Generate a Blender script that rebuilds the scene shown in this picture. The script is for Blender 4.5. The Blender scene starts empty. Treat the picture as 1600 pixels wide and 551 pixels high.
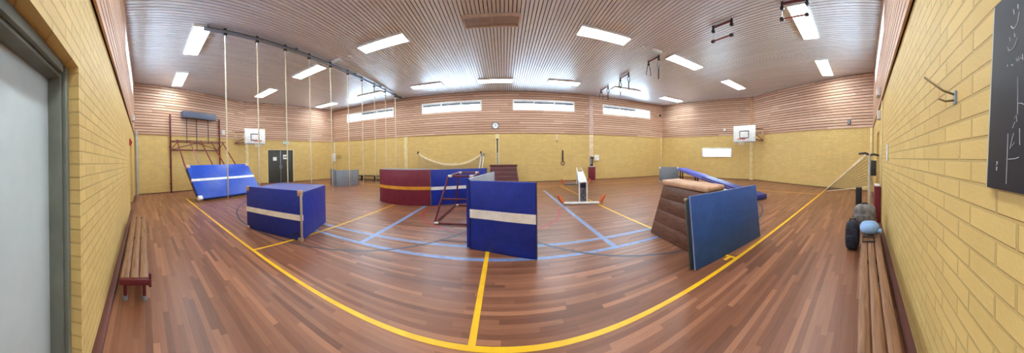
import bpy, bmesh, math, random
import numpy as np
from mathutils import Vector, Matrix
random.seed(7)
sc = bpy.context.scene
COL = sc.collection
PI = math.pi
V3 = lambda *a: np.array(a, float)

# ---------------------------------------------------------------- survey of the hall (metres)
F, X0, V0, PT, RL = 358.5274, 786.7746, 250.7077, -.0159, .0111
EYE, HS, HC = 1.5, 2.883, 5.310
NL, KL, FL = V3(-10.83, -.42), V3(-13.35, 6.34), V3(-12.12, 13.28)
NR, KR, FR = V3(10.25, -.42), V3(13.14, 6.89), V3(11.22, 13.53)

def ray(x, y):
    th = (x-X0)/F
    d = V3(math.sin(th), math.cos(th), (V0-y)/F)
    c, s = math.cos(PT), math.sin(PT); d = V3(d[0], c*d[1]-s*d[2], s*d[1]+c*d[2])
    c, s = math.cos(RL), math.sin(RL); return V3(c*d[0]+s*d[2], d[1], -s*d[0]+c*d[2])
def at(x, y, z=0.):
    d = ray(x, y); t = (z-EYE)/d[2]; return V3(d[0]*t, d[1]*t, z)
def onw(x, y, A, B, off=0.):
    n = V3(-(B-A)[1], (B-A)[0]); n /= np.hypot(*n)
    d = ray(x, y); t = (n @ A + off)/(n @ d[:2]); return V3(d[0]*t, d[1]*t, EYE+d[2]*t)
def up(x, y, P):
    d = ray(x, y); t = np.hypot(P[0], P[1])/np.hypot(d[0], d[1]); return EYE+t*d[2]

# ---------------------------------------------------------------- materials
def lin(c):
    return tuple(((v/255)/12.92 if v/255 <= .04045 else ((v/255+.055)/1.055)**2.4) for v in c)+(1.,)
class NT:
    def __init__(s, m): s.m = m; s.n = m.node_tree.nodes; s.l = m.node_tree.links
    def new(s, t, **k):
        n = s.n.new(t)
        for a, b in k.items(): setattr(n, a, b)
        return n
    def link(s, a, b): s.l.new(a, b)
    def val(s, sock, v):
        if hasattr(v, 'links') or hasattr(v, 'is_linked'): s.link(v, sock)
        else: sock.default_value = v
    def math(s, op, a, b=None, c=None):
        n = s.new('ShaderNodeMath', operation=op); s.val(n.inputs[0], a)
        if b is not None: s.val(n.inputs[1], b)
        if c is not None: s.val(n.inputs[2], c)
        return n.outputs[0]
    def mix(s, f, a, b, blend='MIX'):
        n = s.new('ShaderNodeMix', data_type='RGBA', blend_type=blend)
        s.val(n.inputs[0], f); s.val(n.inputs[6], a); s.val(n.inputs[7], b); return n.outputs[2]
    def ramp(s, f, stops):
        n = s.new('ShaderNodeValToRGB'); s.link(f, n.inputs[0]); e = n.color_ramp.elements
        while len(e) < len(stops): e.new(.5)
        for i, (p, c) in enumerate(stops): e[i].position = p; e[i].color = c
        return n.outputs[0]
def base(name, rough=.5, metal=0., spec=.5):
    m = bpy.data.materials.new(name); m.use_nodes = True
    t = NT(m); b = t.n['Principled BSDF']
    b.inputs['Roughness'].default_value = rough; b.inputs['Metallic'].default_value = metal
    b.inputs['Specular IOR Level'].default_value = spec
    return m, t, b
def plain(name, c, rough=.5, metal=0., var=.06, scale=6., bump=0., bscale=20., spec=.5):
    m, t, b = base(name, rough, metal, spec)
    co = t.new('ShaderNodeTexCoord'); nz = t.new('ShaderNodeTexNoise'); nz.inputs['Scale'].default_value = scale
    nz.inputs['Detail'].default_value = 4; t.link(co.outputs['Object'], nz.inputs['Vector'])
    a = lin(c); lo = tuple(max(0, v*(1-var*2)) for v in a[:3])+(1,); hi = tuple(min(1, v*(1+var*2)) for v in a[:3])+(1,)
    t.link(t.ramp(nz.outputs[0], [(.3, lo), (.7, hi)]), b.inputs['Base Color'])
    if bump:
        n2 = t.new('ShaderNodeTexNoise'); n2.inputs['Scale'].default_value = bscale; n2.inputs['Detail'].default_value = 3
        t.link(co.outputs['Object'], n2.inputs['Vector'])
        bp = t.new('ShaderNodeBump'); bp.inputs['Strength'].default_value = bump; bp.inputs['Distance'].default_value = .02
        t.link(n2.outputs[0], bp.inputs['Height']); t.link(bp.outputs[0], b.inputs['Normal'])
    return m
def glow(name, c, s):
    m = bpy.data.materials.new(name); m.use_nodes = True; t = NT(m); t.n.clear()
    e = t.new('ShaderNodeEmission'); e.inputs[0].default_value = c; e.inputs[1].default_value = s
    o = t.new('ShaderNodeOutputMaterial'); t.link(e.outputs[0], o.inputs[0]); return m
def brick_mat():
    m, t, b = base('painted_brick', .55, 0, .35)
    uv = t.new('ShaderNodeUVMap')
    br = t.new('ShaderNodeTexBrick'); t.link(uv.outputs[0], br.inputs['Vector'])
    br.inputs['Scale'].default_value = 1.; br.inputs['Mortar Size'].default_value = .008; br.inputs['Mortar Smooth'].default_value = .4
    br.inputs['Brick Width'].default_value = .31; br.inputs['Row Height'].default_value = .088; br.offset = .37; br.inputs['Bias'].default_value = 0
    br.inputs['Color1'].default_value = lin((228, 196, 124)); br.inputs['Color2'].default_value = lin((219, 187, 118)); br.inputs['Mortar'].default_value = lin((205, 174, 110))
    nz = t.new('ShaderNodeTexNoise'); nz.inputs['Scale'].default_value = 3.; nz.inputs['Detail'].default_value = 5; t.link(uv.outputs[0], nz.inputs['Vector'])
    f = t.ramp(nz.outputs[0], [(.3, (.95, .95, .95, 1)), (.7, (1.04, 1.035, 1.02, 1))])
    t.link(t.mix(1., br.outputs[0], f, 'MULTIPLY'), b.inputs['Base Color'])
    n2 = t.new('ShaderNodeTexNoise'); n2.inputs['Scale'].default_value = 60.; n2.inputs['Detail'].default_value = 4; t.link(uv.outputs[0], n2.inputs['Vector'])
    h = t.math('SUBTRACT', t.math('MULTIPLY', n2.outputs[0], .25), br.outputs['Fac'])
    bp = t.new('ShaderNodeBump'); bp.inputs['Strength'].default_value = .8; bp.inputs['Distance'].default_value = .008
    t.link(h, bp.inputs['Height']); t.link(bp.outputs[0], b.inputs['Normal'])
    return m
def slat_mat(name, cols, pitch, rough, axis_v=True, metal=0.):
    m, t, b = base(name, rough, metal, .4)
    uv = t.new('ShaderNodeUVMap'); sp = t.new('ShaderNodeSeparateXYZ'); t.link(uv.outputs[0], sp.inputs[0])
    row = t.math('FLOOR', t.math('DIVIDE', sp.outputs[1], pitch))
    w0 = t.new('ShaderNodeTexWhiteNoise', noise_dimensions='1D'); t.link(row, w0.inputs['W'])
    col = t.math('FLOOR', t.math('ADD', t.math('DIVIDE', sp.outputs[0], 2.6), t.math('MULTIPLY', w0.outputs[0], 7.)))
    cb = t.new('ShaderNodeCombineXYZ'); t.link(row, cb.inputs[0]); t.link(col, cb.inputs[1])
    w = t.new('ShaderNodeTexWhiteNoise', noise_dimensions='2D'); t.link(cb.outputs[0], w.inputs['Vector'])
    c = t.ramp(w.outputs[0], [(0., lin(cols[0])), (.5, lin(cols[1])), (1., lin(cols[2]))])
    mp = t.new('ShaderNodeMapping'); mp.inputs['Scale'].default_value = (1.5, 40, 1); t.link(uv.outputs[0], mp.inputs[0])
    nz = t.new('ShaderNodeTexNoise'); nz.inputs['Scale'].default_value = 2.; nz.inputs['Detail'].default_value = 5; t.link(mp.outputs[0], nz.inputs['Vector'])
    g = t.ramp(nz.outputs[0], [(.3, (.87, .86, .84, 1)), (.7, (1.05, 1.05, 1.05, 1))])
    t.link(t.mix(1., c, g, 'MULTIPLY'), b.inputs['Base Color'])
    return m
def floor_mat():
    m, t, b = base('plank_floor', .3, 0, .4)
    co = t.new('ShaderNodeTexCoord'); sp = t.new('ShaderNodeSeparateXYZ'); t.link(co.outputs['Object'], sp.inputs[0])
    W, L = .058, 1.0
    ry = t.math('DIVIDE', sp.outputs[1], W); row = t.math('FLOOR', ry)
    w0 = t.new('ShaderNodeTexWhiteNoise', noise_dimensions='1D'); t.link(row, w0.inputs['W'])
    rx = t.math('ADD', t.math('DIVIDE', sp.outputs[0], L), t.math('MULTIPLY', w0.outputs[0], 13.)); colm = t.math('FLOOR', rx)
    cb = t.new('ShaderNodeCombineXYZ'); t.link(row, cb.inputs[0]); t.link(colm, cb.inputs[1])
    w = t.new('ShaderNodeTexWhiteNoise', noise_dimensions='2D'); t.link(cb.outputs[0], w.inputs['Vector'])
    c = t.ramp(w.outputs[0], [(0., lin((116, 74, 52))), (.25, lin((131, 84, 60))), (.6, lin((142, 93, 67))), (.88, lin((154, 103, 75))), (1., lin((174, 119, 87)))])
    mp = t.new('ShaderNodeMapping'); mp.inputs['Scale'].default_value = (2., 45, 1); t.link(co.outputs['Object'], mp.inputs[0])
    nz = t.new('ShaderNodeTexNoise'); nz.inputs['Scale'].default_value = 2.; nz.inputs['Detail'].default_value = 6; t.link(mp.outputs[0], nz.inputs['Vector'])
    g = t.ramp(nz.outputs[0], [(.28, (.84, .83, .82, 1)), (.72, (1.08, 1.07, 1.06, 1))])
    c = t.mix(1., c, g, 'MULTIPLY')
    fy = t.math('FRACT', ry); fx = t.math('FRACT', rx)
    gap = t.math('MAXIMUM', t.math('LESS_THAN', fy, .04), t.math('LESS_THAN', fx, .003))
    c = t.mix(t.math('MULTIPLY', gap, .35), c, lin((60, 40, 32)))
    t.link(c, b.inputs['Base Color'])
    n2 = t.new('ShaderNodeTexNoise'); n2.inputs['Scale'].default_value = 1.2; n2.inputs['Detail'].default_value = 3; t.link(co.outputs['Object'], n2.inputs['Vector'])
    t.link(t.math('ADD', t.math('MULTIPLY', n2.outputs[0], .12), .30), b.inputs['Roughness'])
    bp = t.new('ShaderNodeBump'); bp.inputs['Strength'].default_value = .12; bp.inputs['Distance'].default_value = .004
    t.link(t.math('SUBTRACT', nz.outputs[0], gap), bp.inputs['Height']); t.link(bp.outputs[0], b.inputs['Normal'])
    return m
def glass_mat():
    m = bpy.data.materials.new('window_glass'); m.use_nodes = True; t = NT(m); t.n.clear()
    tr = t.new('ShaderNodeBsdfTransparent'); tr.inputs[0].default_value = (.95, .98, 1, 1)
    gl = t.new('ShaderNodeBsdfGlossy'); gl.inputs['Roughness'].default_value = .02
    mx = t.new('ShaderNodeMixShader'); mx.inputs[0].default_value = .06
    o = t.new('ShaderNodeOutputMaterial')
    t.link(tr.outputs[0], mx.inputs[1]); t.link(gl.outputs[0], mx.inputs[2]); t.link(mx.outputs[0], o.inputs[0]); return m
def wood(name, cols, rough=.4, axis=0, scale=3.):
    m, t, b = base(name, rough, 0, .45)
    co = t.new('ShaderNodeTexCoord'); mp = t.new('ShaderNodeMapping'); s = [14., 14., 14.]; s[axis] = 1.
    mp.inputs['Scale'].default_value = s; t.link(co.outputs['Object'], mp.inputs[0])
    nz = t.new('ShaderNodeTexNoise'); nz.inputs['Scale'].default_value = scale; nz.inputs['Detail'].default_value = 6; nz.inputs['Distortion'].default_value = .6
    t.link(mp.outputs[0], nz.inputs['Vector'])
    t.link(t.ramp(nz.outputs[0], [(.28, lin(cols[0])), (.5, lin(cols[1])), (.75, lin(cols[2]))]), b.inputs['Base Color']); return m

BRICK = brick_mat(); FLOORM = floor_mat(); GLASS = glass_mat()
SLAT = slat_mat('wood_cladding', [(200, 157, 130), (213, 171, 143), (226, 188, 160)], .135, .5)
CEILM = slat_mat('ceiling_slats', [(224, 226, 232), (229, 231, 237), (234, 236, 242)], .106, .40, metal=.3)
BACK = plain('dark_backing', (50, 38, 32), .9)
CBACK = plain('ceiling_gap', (72, 63, 60), .9)
YEL = plain('yellow_line', (250, 192, 18), .4); BLUL = plain('blue_line', (124, 146, 190), .4, var=.1, scale=9); DRKL = plain('dark_line', (62, 60, 74), .4); REDL = plain('red_line', (170, 52, 58), .4)
CREAM = plain('cream_paint', (226, 206, 150), .5); WHITE = plain('white_paint', (232, 232, 228), .4); WINW = plain('window_white', (240, 240, 238), .4)
GREYFR = plain('grey_green_paint', (117, 120, 108), .45); DOORL = plain('pale_door', (196, 204, 202), .45, var=.02); DOORD = plain('dark_door', (62, 62, 56), .5)
MAROON = plain('maroon_paint', (104, 34, 42), .4); REDST = plain('red_steel', (126, 34, 40), .35); SKIRT = plain('skirting_maroon', (104, 58, 50), .5)
VBLUE = plain('blue_vinyl', (22, 50, 160), .42, var=.07, bump=.35, bscale=7.); VBLUE2 = plain('bright_blue_vinyl', (36, 80, 190), .33, var=.05, bump=.5, bscale=4.); VNAVY = plain('steel_blue_vinyl', (50, 100, 190), .5, var=.05, bump=.3, bscale=9.)
VRED = plain('wine_vinyl', (122, 36, 56), .45, var=.06, bump=.3, bscale=6.); VGREY = plain('grey_vinyl', (128, 134, 142), .5, var=.04, bump=.2); VLGREY = plain('pale_grey_vinyl', (158, 166, 178), .5, var=.04, bump=.2)
STRW = plain('white_stripe', (246, 245, 244), .5, bump=.2); STRY = plain('amber_stripe', (226, 160, 44), .5, bump=.2); DNAVY = plain('dark_navy', (30, 32, 62), .6); LEATH = plain('corner_leather', (200, 168, 148), .6, var=.08); EDGE = plain('pale_edge', (190, 178, 165), .6)
STEEL = plain('galvanised', (150, 160, 172), .35, .7); DSTEEL = plain('dark_steel', (52, 50, 52), .45, .3); BLK = plain('black_rubber', (30, 30, 34), .6); ROPE = plain('hemp_rope', (226, 214, 186), .85, var=.12, scale=40., bump=.5, bscale=60.)
ROLL = plain('slate_blue_metal', (92, 98, 116), .4, .2); ORANGE = plain('orange_plastic', (226, 112, 60), .45)
VWOOD = wood('vault_wood', [(72, 44, 32), (102, 64, 46), (124, 80, 58)], .4, 1); BWOOD = wood('bench_wood', [(104, 72, 50), (138, 98, 68), (160, 118, 84)], .45, 0); LEATHT = plain('suede_top', (206, 164, 132), .7, var=.08, bump=.2, bscale=30)
DWOOD = wood('dark_chest_wood', [(78, 42, 44), (104, 58, 60), (122, 72, 70)], .4, 0)
BOARD = plain('blackboard_slate', (46, 46, 52), .55, var=.12, scale=2.); CHALK = plain('chalk', (196, 200, 204), .9)
BAGD = plain('dark_bag_cloth', (40, 44, 58), .75, var=.2, scale=12, bump=.5, bscale=25); BAGG = plain('grey_bag_cloth', (120, 116, 114), .75, var=.2, scale=14, bump=.5, bscale=25); CLOTH = plain('light_blue_cloth', (142, 178, 224), .85, var=.06, bump=.6, bscale=12)
NETW = plain('net_cord', (196, 180, 140), .8); NETD = plain('dark_net_cord', (70, 60, 54), .8); TAPE = plain('pale_tape', (238, 222, 184), .7)
GRILL = plain('beige_grille', (200, 174, 152), .45); PAPER = plain('paper', (236, 236, 232), .8, var=.01); SIGNG = plain('pale_green_sign', (196, 222, 212), .4); INK = plain('ink', (54, 40, 52), .8)
RIM = plain('orange_red_rim', (206, 88, 66), .4); REDP = plain('red_plastic', (196, 48, 40), .4); CLK = plain('clock_face', (236, 238, 238), .4); GREYP = plain('grey_plastic', (128, 134, 140), .5)
LAMP = glow('lamp_diffuser', (.84, .94, 1., 1), 13.0)

# ---------------------------------------------------------------- mesh helpers
BASE = {}
def setp(o, **k):
    for a, b in k.items():
        if b: o[a] = b
def thing(name, label, cat, loc, group=None):
    o = bpy.data.objects.new(name, None); COL.objects.link(o); o.empty_display_size = .2
    loc = tuple(float(v) for v in loc); o.location = loc; BASE[o.name] = V3(*loc)
    setp(o, label=label, category=cat, group=group); return o
class MB:
    def __init__(s): s.v = []; s.f = []; s.m = []; s.c = 0
    def _add(s, vs, fs):
        n = len(s.v); s.v += [tuple(map(float, p)) for p in vs]; s.f += [tuple(i+n for i in f) for f in fs]; s.m += [s.c]*len(fs); return s
    def hexa(s, c): return s._add(c, [(0, 3, 2, 1), (4, 5, 6, 7), (0, 1, 5, 4), (1, 2, 6, 5), (2, 3, 7, 6), (3, 0, 4, 7)])
    def box(s, x0, x1, y0, y1, z0, z1): return s.hexa([(x0, y0, z0), (x1, y0, z0), (x1, y1, z0), (x0, y1, z0), (x0, y0, z1), (x1, y0, z1), (x1, y1, z1), (x0, y1, z1)])
    def quad(s, *p): return s._add(p, [tuple(range(len(p)))])
    def tube(s, pts, r, n=8, close=False):
        pts = [V3(*p) for p in pts]; N = len(pts); vs = []; fs = []; prev = None
        rs = r if isinstance(r, (list, tuple)) else [r]*N
        for i, p in enumerate(pts):
            a = pts[(i-1) % N] if (i or close) else p; b = pts[(i+1) % N] if (i < N-1 or close) else p
            t = b-a; t /= np.linalg.norm(t)
            if prev is None: h = V3(0, 0, 1) if abs(t[2]) < .9 else V3(1, 0, 0)
            else: h = prev
            x = h-t*(h @ t); x /= np.linalg.norm(x); y = np.cross(t, x); prev = x
            for k in range(n):
                g = 2*PI*k/n; vs.append(p+rs[i]*(math.cos(g)*x+math.sin(g)*y))
        for i in range(N if close else N-1):
            j = (i+1) % N
            for k in range(n): fs.append((i*n+k, i*n+(k+1) % n, j*n+(k+1) % n, j*n+k))
        if not close: fs += [tuple(range(n))[::-1], tuple(range((N-1)*n, N*n))]
        return s._add(vs, fs)
    def ring(s, c, nrm, R, r, n=20, m=8):
        nrm = V3(*nrm); nrm /= np.linalg.norm(nrm); h = V3(0, 0, 1) if abs(nrm[2]) < .9 else V3(1, 0, 0)
        x = np.cross(nrm, h); x /= np.linalg.norm(x); y = np.cross(nrm, x)
        return s.tube([V3(*c)+R*(math.cos(2*PI*k/n)*x+math.sin(2*PI*k/n)*y) for k in range(n)], r, m, True)
    def ell(s, c, rx, ry, rz, n=14, m=9, noise=0., squ=1.):
        vs = [(c[0], c[1], c[2]-rz)]; fs = []; rnd = random.Random(3)
        sg = lambda v: math.copysign(abs(v)**squ, v)
        for i in range(1, m):
            a = -PI/2+PI*i/m
            for k in range(n):
                g = 2*PI*k/n; q = 1+noise*(rnd.random()-.5)
                vs.append((c[0]+rx*q*sg(math.cos(a))*sg(math.cos(g)), c[1]+ry*q*sg(math.cos(a))*sg(math.sin(g)), c[2]+rz*q*sg(math.sin(a))))
        vs.append((c[0], c[1], c[2]+rz))
        for k in range(n): fs.append((0, 1+(k+1) % n, 1+k))
        for i in range(m-2):
            for k in range(n): fs.append((1+i*n+k, 1+i*n+(k+1) % n, 1+(i+1)*n+(k+1) % n, 1+(i+1)*n+k))
        T = len(vs)-1; b = 1+(m-2)*n
        for k in range(n): fs.append((b+k, b+(k+1) % n, T))
        return s._add(vs, fs)
    def panel(s, pts, z0, z1, t, lean=(0, 0)):
        """upright panel over a base polyline; thickness t on the left-hand side of the walk"""
        P = [V3(*p[:2]) for p in pts]; N = len(P); vs = []
        for i, p in enumerate(P):
            d = P[min(i+1, N-1)]-P[max(i-1, 0)]; d /= np.hypot(*d); n = V3(-d[1], d[0])
            for q, z in ((p, z0), (p+n*t, z0), (p+n*t, z1), (p, z1)):
                L = V3(*lean)*z/1.0; vs.append((q[0]+L[0], q[1]+L[1], z))
        fs = [(0, 3, 2, 1), (4*N-4, 4*N-3, 4*N-2, 4*N-1)]
        for i in range(N-1):
            a, b = 4*i, 4*i+4
            for k in range(4): fs.append((a+k, b+k, b+(k+1) % 4, a+(k+1) % 4)[::-1])
        return s._add(vs, fs)
    def build(s, name, mats, root=None, bevel=0., smooth=False, uv=None, loc=None, seg=2, sub=0):
        off = BASE[root.name] if root is not None else (V3(*loc) if loc is not None else V3(0, 0, 0))
        me = bpy.data.meshes.new(name); me.from_pydata([tuple(V3(*v)-off) for v in s.v], [], s.f)
        for m in (mats if isinstance(mats, (list, tuple)) else [mats]): me.materials.append(m)
        for p, i in zip(me.polygons, s.m): p.material_index = i
        bm = bmesh.new(); bm.from_mesh(me); bmesh.ops.recalc_face_normals(bm, faces=bm.faces)
        if bevel:
            es = [e for e in bm.edges if len(e.link_faces) == 2 and e.calc_face_angle(0) > .6]
            bmesh.ops.bevel(bm, geom=es, offset=bevel, segments=seg, affect='EDGES', profile=.5, clamp_overlap=True)
        if uv:
            l = bm.loops.layers.uv.new('UVMap')
            for f in bm.faces:
                for lp in f.loops: lp[l].uv = uv(V3(*lp.vert.co)+off)
        bm.to_mesh(me); bm.free()
        if smooth:
            for p in me.polygons: p.use_smooth = True
        elif bevel:
            me.shade_smooth(); me.set_sharp_from_angle(angle=.7) if hasattr(me, 'set_sharp_from_angle') else None
        o = bpy.data.objects.new(name, me); COL.objects.link(o)
        if root is not None: o.parent = root; BASE[o.name] = off
        else: o.location = tuple(off); BASE[o.name] = off
        if sub:
            md = o.modifiers.new('sub', 'SUBSURF'); md.levels = sub; md.render_levels = sub
        return o
def struct(o): o['kind'] = 'structure'; return o
def solo(o, label, cat, group=None): setp(o, label=label, category=cat, group=group); return o
def dup(root, loc, label, group=None):
    r = root.copy(); COL.objects.link(r); r.location = tuple(float(v) for v in loc); r['label'] = label
    if group: r['group'] = group
    for ch in list(root.children):
        c = ch.copy(); COL.objects.link(c); c.parent = r
        for g in list(ch.children):
            d = g.copy(); COL.objects.link(d); d.parent = c
    return r
ORD = ['first', 'second', 'third', 'fourth', 'fifth', 'sixth', 'seventh', 'eighth', 'ninth', 'tenth', 'eleventh', 'twelfth']

# ---------------------------------------------------------------- room shell
class Wall:
    def __init__(s, A, B):
        s.A, s.B = A, B; d = B-A; s.L = np.hypot(*d); s.d = d/s.L; s.n = V3(-s.d[1], s.d[0])
    def P(s, u, z, off=0.): q = s.A+s.d*u+s.n*off; return V3(q[0], q[1], z)
    def u(s, p): return (V3(*p[:2])-s.A) @ s.d
    def box(s, mb, u0, u1, z0, z1, d0, d1):
        return mb.hexa([s.P(u0, z0, d0), s.P(u1, z0, d0), s.P(u1, z0, d1), s.P(u0, z0, d1), s.P(u0, z1, d0), s.P(u1, z1, d0), s.P(u1, z1, d1), s.P(u0, z1, d1)])
W_N = Wall(NL, NR); W_R2 = Wall(NR, KR); W_R1 = Wall(KR, FR); W_F = Wall(FR, FL); W_L2 = Wall(FL, KL); W_L1 = Wall(KL, NL)
TH = .32
def solid_wall(name, segs):
    mb = MB(); uvo = 0.; slats = MB(); spans = []
    for W, ops in segs:
        us = sorted({0., W.L} | {v for o in ops for v in o[:2]}); zs = sorted({0., HS, HC+.3} | {v for o in ops for v in o[2:]})
        for a, b in zip(us, us[1:]):
            for c, d in zip(zs, zs[1:]):
                um, zm = (a+b)/2, (c+d)/2
                if any(o[0] < um < o[1] and o[2] < zm < o[3] for o in ops): continue
                mb.c = 0 if zm < HS else 1
                W.box(mb, a, b, c, d, -TH, 0)
        z = HS+.004; i = 0
        while z < HC-.02:
            z1 = min(z+.106, HC)
            hit = [o for o in ops if o[2]-.03 < z1 and o[3]+.03 > z and o[3] > HS]
            cut = sorted([(o[0]-.03, o[1]+.03) for o in hit])
            for o in hit:
                if z < o[2]-.035: W.box(slats, o[0]-.03, o[1]+.03, z, o[2]-.03, .018, .045)
                if z1 > o[3]+.035: W.box(slats, o[0]-.03, o[1]+.03, o[3]+.03, z1, .018, .045)
            u = .0
            for a, b in cut+[(W.L, W.L)]:
                if a-u > .02: W.box(slats, u, a, z, z1, .018, .045)
                u = b
            z += .135; i += 1
        spans.append((W, uvo)); uvo += W.L
    def uvf(p):
        best = min(spans, key=lambda q: abs((p[:2]-q[0].A) @ q[0].n)+max(0, -(q[0].u(p)))+max(0, q[0].u(p)-q[0].L))
        return (best[1]+best[0].u(p)+abs((p[:2]-best[0].A) @ best[0].n), p[2])
    def uvs(p):
        u, v = uvf(p); return (u, v-HS)
    w = struct(mb.build(name, [BRICK, BACK], uv=uvf))
    c = slats.build('cladding', SLAT, w, uv=uvs)
    return w
def rect(W, xa, xb, z0, z1):
    ua, ub = sorted((W.u(xa), W.u(xb))); return (ua, ub, z0, z1)
P2 = lambda p: V3(p[0], p[1])
WZ0, WZ1 = 4.235, 4.80
fx = lambda x: V3(x, 13.28+(x+12.12)*(13.53-13.28)/(11.22+12.12))
farwin = [rect(W_F, fx(a), fx(b), WZ0, WZ1) for a, b in ((-10.67, -6.87), (-4.88, -1.27), (.6, 4.29), (6.24, 9.99))]
nx = lambda x: V3(x, -.42)
nearwin = [rect(W_N, nx(a), nx(b), WZ0, WZ1) for a, b in ((-9.2, -5.4), (4.85, 8.5))]
sidewin = rect(W_R1, V3(12.15, 10.3), V3(12.73, 8.3), 1.485, 2.05)
DD = rect(W_L2, V3(-13.08, 7.85), V3(-12.73, 9.83), 0., 2.28)
D1 = rect(W_N, nx(-1.48), nx(-.57), 0., 2.15)
D3 = rect(W_N, nx(-8.95), nx(-7.3), 0., 2.35)
D4 = rect(W_N, nx(6.5), nx(7.7), 0., 2.30)
solid_wall('wall_far', [(W_F, farwin)])
solid_wall('wall_left', [(W_L2, [DD])]); solid_wall('wall_left', [(W_L1, [])])
solid_wall('wall_right', [(W_R2, [])]); solid_wall('wall_right', [(W_R1, [sidewin])])
solid_wall('wall_near', [(W_N, nearwin+[D1, D3, D4])])

# floor with its painted court lines
fl = MB()
fl.quad((-14.2, -1.4, 0), (14.0, -1.4, 0), (14.0, 14.2, 0), (-14.2, 14.2, 0))
fl.quad((-14.2, -1.4, -.2), (-14.2, 14.2, -.2), (14.0, 14.2, -.2), (14.0, -1.4, -.2))
for a, b in (((-14.2, -1.4), (14, -1.4)), ((14, -1.4), (14, 14.2)), ((14, 14.2), (-14.2, 14.2)), ((-14.2, 14.2), (-14.2, -1.4))):
    fl.quad((*a, -.2), (*b, -.2), (*b, 0), (*a, 0))
def line(mi, x0, y0, x1, y1, w, z):
    fl.c = mi; d = V3(x1-x0, y1-y0); d /= np.hypot(*d); n = V3(-d[1], d[0])*w/2
    fl.quad((x0-n[0], y0-n[1], z), (x1-n[0], y1-n[1], z), (x1+n[0], y1+n[1], z), (x0+n[0], y0+n[1], z))
def arc(mi, cx, cy, R, a0, a1, w, z, n=64):
    fl.c = mi; a0, a1 = math.radians(a0), math.radians(a1)
    for k in range(n):
        p, q = a0+(a1-a0)*k/n, a0+(a1-a0)*(k+1)/n; r0, r1 = R-w/2, R+w/2
        fl.quad((cx+r0*math.cos(p), cy+r0*math.sin(p), z), (cx+r1*math.cos(p), cy+r1*math.sin(p), z), (cx+r1*math.cos(q), cy+r1*math.sin(q), z), (cx+r0*math.cos(q), cy+r0*math.sin(q), z))
for x in (-2.42, 1.76): line(2, x, 3.3, x, 10., .10, .0010)
for y in (3.32, 3.80): line(2, -5.2, y, 4.4, y, .095, .0012)
for cx in (-4.56, 3.97): arc(3, cx, 6.66, 4.335, 0, 360, .05, .0015)
arc(4, -.35, 6.25, 1.85, 0, 360, .05, .0014); arc(4, -7.2, 7.35, 1.6, 0, 360, .05, .0014); arc(4, 6.3, 7.4, 1.6, 0, 360, .05, .0014)
for y in (1.76, 11.35): line(1, -9.45, y, 9.25 if y > 5 else 10.6, y, .058, .0020)
for x in (-9.42, -3.46, 2.86, 9.22): line(1, x, 1.76, x, 11.35, .052, .0018)
line(1, -.27, 1.76, -.27, 11.35, .062, .0019)
o = fl.build('floor', [FLOORM, YEL, BLUL, DRKL, REDL]); struct(o)

# slatted ceiling
ce = MB(); ce.box(-14.2, 14.0, -1.0, 14.2, HC+.035, HC+.22); ce.c = 1
x = -13.6
while x < 13.4:
    # board clipped to the plan of the hall
    def ylim(xx):
        y0 = -.42 if NL[0] <= xx <= NR[0] else ((W_L1.A[1]+(xx-W_L1.A[0])*(NL[1]-KL[1])/(NL[0]-KL[0])) if xx < 0 else NR[1]+(xx-NR[0])*(KR[1]-NR[1])/(KR[0]-NR[0]))
        y1 = fx(xx)[1] if FL[0] <= xx <= FR[0] else (KL[1]+(xx-KL[0])*(FL[1]-KL[1])/(FL[0]-KL[0]) if xx < 0 else FR[1]+(xx-FR[0])*(KR[1]-FR[1])/(KR[0]-FR[0]))
        return y0, y1
    y0, y1 = ylim(x+.042)
    if y1-y0 > .3: ce.box(x, x+.082, y0-.05, y1+.05, HC, HC+.03)
    x += .106
struct(ce.build('ceiling', [CBACK, CEILM], uv=lambda p: (p[1], p[0]+13.6)))

# skirting and columns
def strip(name, W, u0, u1, z0, z1, d0, d1, m, bev=.004): mb = MB(); W.box(mb, u0, u1, z0, z1, d0, d1); return struct(mb.build(name, m, bevel=bev))
mb = MB()
for a, b in ((.35, D3[0]-.04), (D3[1]+.04, D1[0]-.06), (D1[1]+.06, D4[0]-.04), (D4[1]+.04, W_N.L-.35)): W_N.box(mb, a, b, 0, .045, 0, .075)
struct(mb.build('baseboard_near', SKIRT, bevel=.004))
for nm, segs in (('baseboard_far', [(W_F, [])]), ('baseboard_left', [(W_L2, [DD]), (W_L1, [])]), ('baseboard_right', [(W_R2, []), (W_R1, [])])):
    mb = MB()
    for W, ops in segs:
        u = .05
        for o in ops+[(W.L-.05, 0, 0, 0)]:
            W.box(mb, u, o[0], 0, .05, 0, .012); u = o[1]
    struct(mb.build(nm, plain('floor_edge_'+nm[10:], (120, 88, 62), .6)))
k = 1
def column(W, u, w, z1, dep=.03, m=CREAM, z0=0.):
    global k
    o = strip('trim_%d' % k, W, u-w/2, u+w/2, z0, z1, 0., dep, m); k += 1; return o
column(W_F, W_F.u(fx(-6.03)), .24, HS-.02); column(W_F, W_F.u(fx(-.35)), .22, HS-.02)
column(W_F, W_F.u(fx(5.41)), .27, HS-.02, m=plain('pale_column', (226, 200, 160), .5)); column(W_F, W_F.u(fx(5.41)), .26, HC-.02, .06, plain('pinkish_column', (204, 176, 164), .5), HS)
column(W_F, W_F.L-.10, .14, HS-.02, .05); column(W_F, .14, .13, HS-.02, .05)
column(W_L2, W_L2.L-.14, .22, HS-.02); column(W_R1, .12, .22, HS-.02); column(W_R1, .12, .2, HC-.02, .06, plain('wood_column', (196, 146, 104), .5), HS)
column(W_L1, W_L1.L-.12, .12, HS+.15, .08, plain('grey_pipe', (176, 172, 160), .5)); column(W_R2, .1, .12, HS-.02, .05)
column(W_N, W_N.u(nx(5.42)), .26, HS-.02, .02)

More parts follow.
